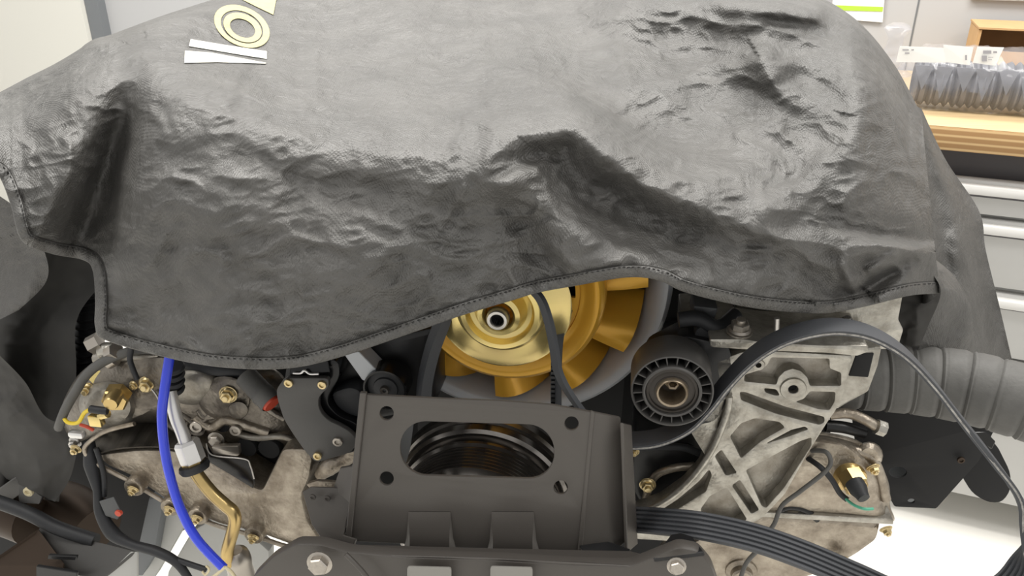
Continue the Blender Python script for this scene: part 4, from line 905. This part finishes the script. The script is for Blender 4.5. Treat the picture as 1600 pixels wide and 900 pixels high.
# hex nuts peeking out right under the hem at far left
ff = thing('pipe_fitting', 'steel hexagon pipe fittings peeking out beneath the left hem of the cover', 'fitting', P(165, 545, LD - .01))
lathe('hexagon', P(140, 541, LD - .02), [(.001, 0), (.0095, 0), (.0095, .012), (.001, .013)], M['steel_bolt'], ff, n=6, axis=EX + UP * .5 + NE * .4, angle=20)
lathe('collar', P(158, 548, LD - .018), [(.001, 0), (.0075, 0), (.0085, .006), (.0075, .016), (.001, .017)], M['alu_light'], ff, n=18, axis=EX + UP * .15)
lathe('hexagon', P(172, 552, LD - .022), [(.001, 0), (.008, 0), (.008, .012), (.001, .013)], M['steel_bolt'], ff, n=6, axis=EX + UP * .6 - NE * .3, angle=20)
lathe('collar', P(170, 568, LD - .022), [(.001, 0), (.006, 0), (.006, .010), (.001, .011)], M['steel_bolt'], ff, n=12, axis=EX + UP * .6)
tube('pipe', [P(150, 560, LD - .01), P(200, 556, LD - .012), P(250, 560, LD - .012)], .006, M['alu'], ff)
# brass switch with connectors
bs = thing('oil_switch', 'brass pressure switch with yellow wire and gold connector at the far left casting', 'sensor', P(170, 635, LD - .04))
bax = NE - EX * .2 + UP * .1
lathe('hexagon', P(178, 628, LD - .046), [(.001, 0), (.012, 0), (.0135, .002), (.0135, .014)], M['brass'], bs, n=6, axis=bax, angle=20)
lathe('barrel', P(172, 632, LD - .060), [(.001, 0), (.0065, 0), (.0075, .002), (.0075, .016)], M['brass'], bs, n=18, axis=bax)
lathe('terminal', P(156, 650, LD - .058), [(.001, 0), (.004, 0), (.0045, .010), (.001, .011)], M['zinc'], bs, n=8, axis=EX + UP * .4)
o = box('connector', P(153, 664, LD - .058), EX, .013, .008, .012, M['zinc'], bs, .001)
tube('yellow_wire', [P(97, 648, LD - .046), P(106, 660, LD - .052), P(122, 660, LD - .056), P(132, 645, LD - .058), P(143, 639, LD - .060)], .0020, M['yellow'], bs)
tube('black_boot', [P(142, 639, LD - .060), P(155, 641, LD - .061), P(168, 642, LD - .060)], .0040, M['rubber'], bs)
tube('red_lead', [P(126, 664, LD - .05), P(136, 667, LD - .052), P(146, 672, LD - .05)], .0018, M['red'], bs)
box('white_connector', P(122, 683, LD - .045), EX, .017, .009, .008, M['white_metal'], bs, .003)
tag(tube('black_hose', [P(262, 548, LD - .01), P(225, 546, LD - .014), P(196, 551, LD - .022), P(160, 566, LD - .030), P(135, 586, LD - .036), P(118, 612, LD - .042), P(104, 636, LD - .046), P(96, 655, LD - .046), P(92, 668, LD - .04)], .0048, M['duct'], None), 'dark grey hose arching over the far left casting', 'hose')
tag(tube('vacuum_hose', [P(206, 540, LD - .03), P(203, 560, LD - .032), P(207, 575, LD - .034), P(214, 592, LD - .034)], .0028, M['rubber'], None), 'thin short black hose hanging from the hem to the left casting', 'hose')
# black breather hose behind
tag(tube('breather_hose', [P(275, 560, LD - .02), P(310, 572, LD - .02), P(350, 578, LD - .02), P(400, 580, LD - .01)], .007, M['rubber'], None), 'black hose lying just under the cover hem at left', 'hose')
# corrugated dark hose at far left
path = catmull([P(140, 455, .76), P(139, 510, .755), P(136, 560, .75), P(130, 605, .745)], 24); rings = []
for i, p in enumerate(path):
    rr_ = .016 + .0025 * math.sin(i * 1.25)
    rings.append([p + (EX * math.cos(2 * math.pi * q / 20) + NE * math.sin(2 * math.pi * q / 20)) * rr_ for q in range(20)])
tag(loft('corrugated_hose', rings, M['rubber'], None, angle=60), 'black corrugated hose in the dark gap at far left', 'hose')
# relay-like block with orange end
rl = thing('hose_connector', 'grey rubber connector with orange-red end left of the black cover plate', 'connector', P(410, 615, LD - .03))
_a = P(424, 630, LD - .045); _b = P(384, 588, LD - .030)
lathe('sleeve', _a, [(.0105, .0), (.0112, .001), (.0112, .010), (.0118, .011), (.0118, .014), (.0112, .015), (.0112, (_b - _a).length), (.001, (_b - _a).length)], M['duct'], rl, n=28, axis=_b - _a)
lathe('red_end', _a, [(.001, -.002), (.0085, -.002), (.0102, .002), (.0102, .006), (.001, .006)], M['red'], rl, n=28, axis=_b - _a)
# ------------------------------------------------------------------ lower bowl
LB = .605
bw = thing('lower_valve_cover', 'left brownish cast aluminium valve cover with a deep curved rim', 'engine part', P(330, 850, LB))
rim = [(134, 705), (136, 690), (168, 672), (210, 663), (250, 662), (300, 676), (345, 690)]
facep = [(150, 712), (180, 708), (215, 704), (262, 704), (320, 716), (352, 735), (396, 762), (409, 767), (428, 728), (441, 702), (478, 702), (488, 716), (481, 752), (470, 774), (478, 812), (502, 850), (480, 858), (455, 852), (400, 832), (345, 820), (300, 802), (255, 778), (205, 744), (168, 728)]
plate('face', facep, LB + .012, .045, M['alu_dirty'], bw, rnd=7, bevel=.003)
# curved rim wall
wallp = catmull([(a, b_, 0) for a, b_ in [(152, 712), (176, 704), (215, 700), (262, 701), (322, 714), (352, 733)]], 6); outp = catmull([(a, b_, 0) for a, b_ in [(137, 700), (160, 676), (208, 662), (262, 664), (318, 684), (372, 716)]], 6)
rings = [[P(a.x, a.y, LB + .012), P(b_.x, b_.y, LB + .050), P(b_.x - 2, b_.y - 3, LB + .052), P(a.x - 3, a.y - 2, LB + .010)] for a, b_ in zip(wallp, outp)]
loft('rim_wall', rings, M['rim_streak'], bw, angle=40)
tube('rim_edge', [P(x, y, LB + .010) for x, y in [(210, 662), (165, 674), (138, 692), (133, 706), (150, 724), (205, 753), (262, 787), (300, 806), (345, 823), (400, 838), (458, 856), (505, 856)]], .0024, M['alu_dirty'], bw)
for x, y in ((208, 763), (265, 794), (308, 808), (396, 838)):
    lathe('flange_ear', P(x, y, LB + .004), [(.001, 0), (.010, 0), (.011, .002), (.011, .010)], M['alu_dirty'], bw, n=20)
    bolt(bw, P(x, y + 1, LB + .003), .0046, M['zinc_bolt'], 'nut', axis=(-NE - UP * .35), name='nut')
bolt(bw, P(118, 690, LB + .03), .0052, M['steel'], 'nut', axis=(-NE - UP * .1), name='nut'); bolt(bw, P(119, 701, LB + .02), .0046, M['zinc_bolt'], 'nut', axis=(-NE - UP * .2), name='nut')
# dark angled bracket in the notch
db = thing('sheet_tab', 'thin dark sheet metal tab with bright edge right of the silver nut', 'bracket', P(370, 740, LB - .01))
plate('tab', [(322, 694), (333, 711), (384, 717), (391, 728), (398, 752), (396, 764), (360, 742), (326, 722)], LB + .002, .0016, M['black_gloss'], db, rnd=3)
tube('edge', [P(322, 693, LB), P(332, 711, LB), P(382, 717, LB), P(391, 727, LB), P(397, 748, LB)], .0008, M['steel'], db)
plate('bar', [(330, 698), (372, 697), (374, 711), (370, 713), (334, 710)], LB + .016, .006, M['steel_bolt'], db, rnd=2)
bk = tag(plate('notch_shade_plate', [(340, 672), (445, 690), (440, 780), (330, 760)], LB + .060, .004, M['black_matt'], None), 'black plate added as shade in the notch above the left valve cover', 'plate')  # added black plate that gives the open notch its shade
lathe('stud', P(402, 734, LB + .045), [(.001, 0), (.0045, 0), (.005, .002), (.005, .02)], M['steel'], bk, n=16)
# ------------------------------------------------------------------ S shaped black plate with 4 bolts
SD = .595
sp_ = thing('cover_plate', 'matt black S-shaped cover plate fixed with four gold bolts', 'plate', P(490, 720, SD))
def zz3(x, y, s=4.5, ox=360, oy=520): return (ox + x / s, oy + y / s)
spo = [zz3(*p) for p in [(380, 320), (690, 320), (690, 390), (650, 420), (620, 460), (618, 520), (640, 570), (690, 620), (760, 650), (830, 690), (880, 740), (885, 790), (850, 835), (800, 860), (700, 885), (640, 905), (590, 905), (520, 830), (430, 700), (370, 600), (330, 470), (320, 400)]]
spo = [tuple(p) for p in rounded(spo, 9, 4)]
plate('plate', spo, SD, .006, M['plastic_dark'], sp_, bevel=.001)
plate('spacer', [tuple(p) for p in rounded([zz3(*p) for p in [(400, 200), (760, 190), (770, 320), (700, 420), (680, 500), (760, 590), (900, 640), (920, 760), (880, 840), (600, 890), (440, 690), (350, 520)]], 12, 4)], SD + .012, .03, M['black_gloss'], sp_, bevel=.001)
for x, y, r_ in ((412, 350, .0042), (648, 362, .0042), (757, 760, .0048), (615, 862, .0042)):
    q = zz3(x, y); bolt(sp_, P(q[0], q[1], SD), r_, M['zinc_bolt'] if r_ < .0045 else M['steel_bolt'], 'cap')
slab('top_clip', [(455, 560, SD + .01), (510, 556, SD + .01), (515, 582, SD + .004), (452, 586, SD + .004)], .003, M['black_gloss'], sp_)
tube('clip_edge', [P(458, 583, SD + .002), P(470, 583, SD + .002), P(476, 579, SD + .002), P(484, 584, SD + .002), P(498, 584, SD + .002)], .0011, M['white_metal'], sp_)
# compressor body & small black pulley
cp = thing('alternator_pulley', 'small black ribbed pulley between cover plate and drive belt', 'pulley', P(600, 605, .60) - UP * .02)
pc = P(601, 610, .600); kk = mm(1, 601, 610, .60)
lathe('rim', pc, [(30 * kk, .004), (32 * kk, 0), (35 * kk, 0), (35 * kk, .022), (20 * kk, .024)], M['black_gloss'], cp, n=48)
lathe('disc', pc, [(.0001, .0), (7 * kk, .0), (8 * kk, .001), (19 * kk, .002), (20 * kk, .004), (31 * kk, .005), (31 * kk, .009), (.0001, .012)], M['rubber'], cp, n=48)
lathe('centre_bolt', pc, [(3 * kk, .003), (3 * kk, -.001), (6.5 * kk, -.002), (8 * kk, 0), (8 * kk, .004)], M['bearing'], cp, n=20)
al = thing('compressor', 'black compressor body with grey shoulder behind the small pulley', 'compressor', P(560, 640, .64))
plate('body', [(500, 600), (520, 560), (600, 530), (680, 510), (680, 640), (570, 660), (562, 700), (520, 650)], .632, .06, M['black_steel'], al, rnd=14, bevel=.006)
solid('grey_shoulder', ringpts([(537, 553), (560, 549), (590, 580), (574, 596), (566, 594)], .605), ringpts([(545, 545), (575, 538), (606, 570), (590, 590), (580, 590)], .630), M['grey_paint'], al)
plate('lower_bowl', [(515, 615), (545, 604), (566, 612), (566, 640), (562, 655), (540, 648), (524, 636)], .612, .02, M['rubber'], al, rnd=10, bevel=.004)
tag(tube('crumpled_sleeve', [P(500, 742, .625), P(515, 728, .62), P(540, 716, .62), P(560, 696, .62), P(572, 668, .62)], .008, M['alu_dirty'], None, radii=[.006, .010, .008, .010, .007]), 'crumpled silver sleeve between cover plate and left bracket cheek', 'sleeve')
slab_t = tag(plate('steel_strip', [(478, 757), (494, 752), (530, 754), (548, 760), (540, 772), (490, 770)], .580, .004, M['alu_dirty'], None, rnd=3), 'dull metal strip above the bracket gusset', 'strip')
# ------------------------------------------------------------------ blue hose and metal line
tag(tube('blue_hose', [P(268, 540, .60), P(263, 570, .592), P(257, 610, .585), P(253, 650, .580), (P(257, 700, .575)), P(266, 745, .570), P(282, 795, .565), P(308, 843, .560), P(350, 888, .555)], .0046, M['blue'], None, n=16, k=8), 'bright blue silicone hose curving down at the left', 'hose')
tube_cap = thing('hose_clip', 'cream plastic clip on the lower end of the blue hose', 'clip', P(350, 895, .553))
tube('prong', [P(352, 886, .552), P(340, 896, .551), P(326, 906, .550)], .0016, M['cream'], tube_cap); tube('prong', [P(352, 886, .552), P(362, 894, .551), P(370, 906, .550)], .0016, M['cream'], tube_cap)
ol = thing('oil_line', 'silver and brass oil line with large silver nut beside the blue hose', 'pipe', P(350, 860, .59))
tube('silver_pipe', [P(266, 612, .605), P(270, 632, .600), P(276, 655, .597), P(284, 674, .594), P(291, 694, .592)], .0062, M['white_metal'], ol, n=16)
ax_ = (P(291, 694, .592) - P(303, 726, .588)).normalized()
nc = P(303, 722, .590)
lathe('nut', nc, [(.0088, 0), (.0118, .001), (.0122, .003), (.0122, .020), (.0105, .023), (.0070, .0235)], M['white_metal'], ol, n=6, axis=ax_, angle=20)
lathe('brass_collar', P(304, 729, .589), [(.001, 0), (.0105, 0), (.0108, .001), (.0108, .007)], M['brass'], ol, n=6, axis=ax_, angle=20)
rr0 = P(305, 733, .588); lathe('rubber_ring', rr0, [(.008, -.001), (.0135, -.0015), (.0150, .002), (.0140, .0055), (.008, .006)], M['rubber'], ol, n=32, axis=ax_)
tube('brass_pipe', [P(306, 738, .588), P(316, 752, .586), P(333, 772, .584), P(352, 789, .582), P(364, 800, .580), P(367, 815, .579), P(361, 840, .578), P(355, 862, .577), P(356, 882, .576)], .0064, M['brass'], ol, n=16)
lathe('end_cup', P(368, 862, .585), [(.001, -.002), (.007, -.002), (.012, .003), (.014, .012), (.013, .022), (.014, .05), (.001, .05)], M['steel_bolt'], ol, n=28, axis=-UP + NE * .1)
br_h = thing('banjo_fitting', 'dark rubber sleeved fitting partly behind the blue hose', 'fitting', P(268, 590, .612))
for k in range(4): lathe('sleeve_ring', P(272, 572 + k * 11, .612), [(.001, 0), (.0085, 0), (.0098, .0025), (.0085, .005), (.001, .0055)], M['rubber'], br_h, n=24, axis=-UP + NE * .2)
tag(tube('thin_wire', [P(237, 608, .63), P(246, 620, .626), P(256, 640, .62)], .0012, M['steel'], None), 'thin grey wire between gold nut and blue hose', 'wire')
# ------------------------------------------------------------------ wiring bottom left
wh = thing('wiring_harness', 'black taped wiring harness with grey plug hanging at bottom left', 'cable', P(170, 800, .60))
tube('trunk', [P(140, 690, .625), P(143, 725, .615), P(152, 765, .605), P(157, 800, .598), P(176, 833, .592), P(205, 850, .588), P(245, 862, .585), P(275, 878, .582), P(296, 905, .58)], .0060, M['rubber'], wh, n=12, radii=[.005, .008, .0045, .006, .0075, .005, .0055, .005, .004])
tube('branch', [P(245, 864, .585), P(280, 876, .583), P(322, 890, .580)], .0030, M['rubber'], wh)
tube('branch', [P(150, 700, .615), P(162, 740, .61), P(163, 775, .605)], .0028, M['rubber'], wh)
pl_ = solid('plug', ringpts([(155, 783), (178, 776), (190, 800), (184, 812), (165, 806)], .592), ringpts([(155, 783), (178, 776), (190, 800), (184, 812), (165, 806)], .606), M['grey_dark'], wh)
lathe('red_seal', P(184, 803, .590), [(.001, 0), (.0035, 0), (.004, .003)], M['red'], wh, n=10)
tag(tube('cable_tie', [P(322, 884, .574), P(327, 890, .574), P(321, 898, .574), P(316, 893, .574)], .0012, M['cream'], None), 'small cream cable tie at bottom left beside the blue hose', 'cable tie')
# ------------------------------------------------------------------ exhaust heat exchanger box bottom left
hx = thing('heat_exchanger', 'brown heat-stained exhaust box with pale flange at bottom left', 'exhaust', P(110, 900, .66))
tube('pipe', [P(-80, 700, .78), P(-10, 745, .76), P(50, 780, .74), P(110, 800, .72), P(150, 830, .70)], .035, M['rust'], hx, n=28)
tube('pipe', [P(-80, 800, .70), P(0, 800, .69), P(50, 815, .68)], .028, M['rust'], hx, n=24)
slab('top_sheet', [(62, 824, .66), (212, 862, .62), (160, 905, .60), (20, 885, .62)], .003, M['plastic_dark'], hx)
slab('front_sheet', [(-20, 880, .60), (60, 826, .655), (100, 880, .60), (90, 960, .58), (-20, 960, .58)], .003, M['rust'], hx)
slab('pale_flange', [(158, 906, .60), (204, 862, .62), (214, 862, .62), (214, 920, .61), (200, 950, .60)], .004, M['stand'], hx)
slab('inner_rib', [(75, 868, .60), (120, 870, .60), (118, 876, .60), (74, 874, .60)], .004, M['black_steel'], hx)
slab('inner_rib', [(56, 885, .585), (120, 895, .585), (118, 920, .585), (56, 920, .585)], .004, M['black_steel'], hx)
lv = thing('grey_lever', 'flat dark grey steel bar with rusty bolt poking in at far left', 'bar', P(20, 775, .68))
slab('bar', [(-40, 790, .68), (24, 746, .68), (44, 764, .68), (-40, 822, .68)], .006, M['plastic_dark'], lv)
slab('bar_end', [(24, 746, .682), (66, 776, .67), (60, 788, .67), (30, 786, .68)], .004, M['black_steel'], lv)
bolt(lv, P(46, 767, .668), .006, M['cream'], 'cap')
ub_ = tag(tube('lower_hose', [P(-30, 775, .66), P(40, 800, .65), P(90, 825, .645), P(150, 845, .64)], .008, M['rubber'], None), 'black hose crossing in front of the brown exhaust box', 'hose')
# black sheet added at lower left so that the gap reads dark
us = thing('gap_shade_sheet', 'black sheet added as shade in the gap under the left cylinder bank', 'dark_backing', P(180, 850, .86))
plate('dark_backing', [(-60, 640), (330, 700), (340, 795), (262, 845), (180, 875), (-60, 900)], .84, .004, M['black_matt'], us)
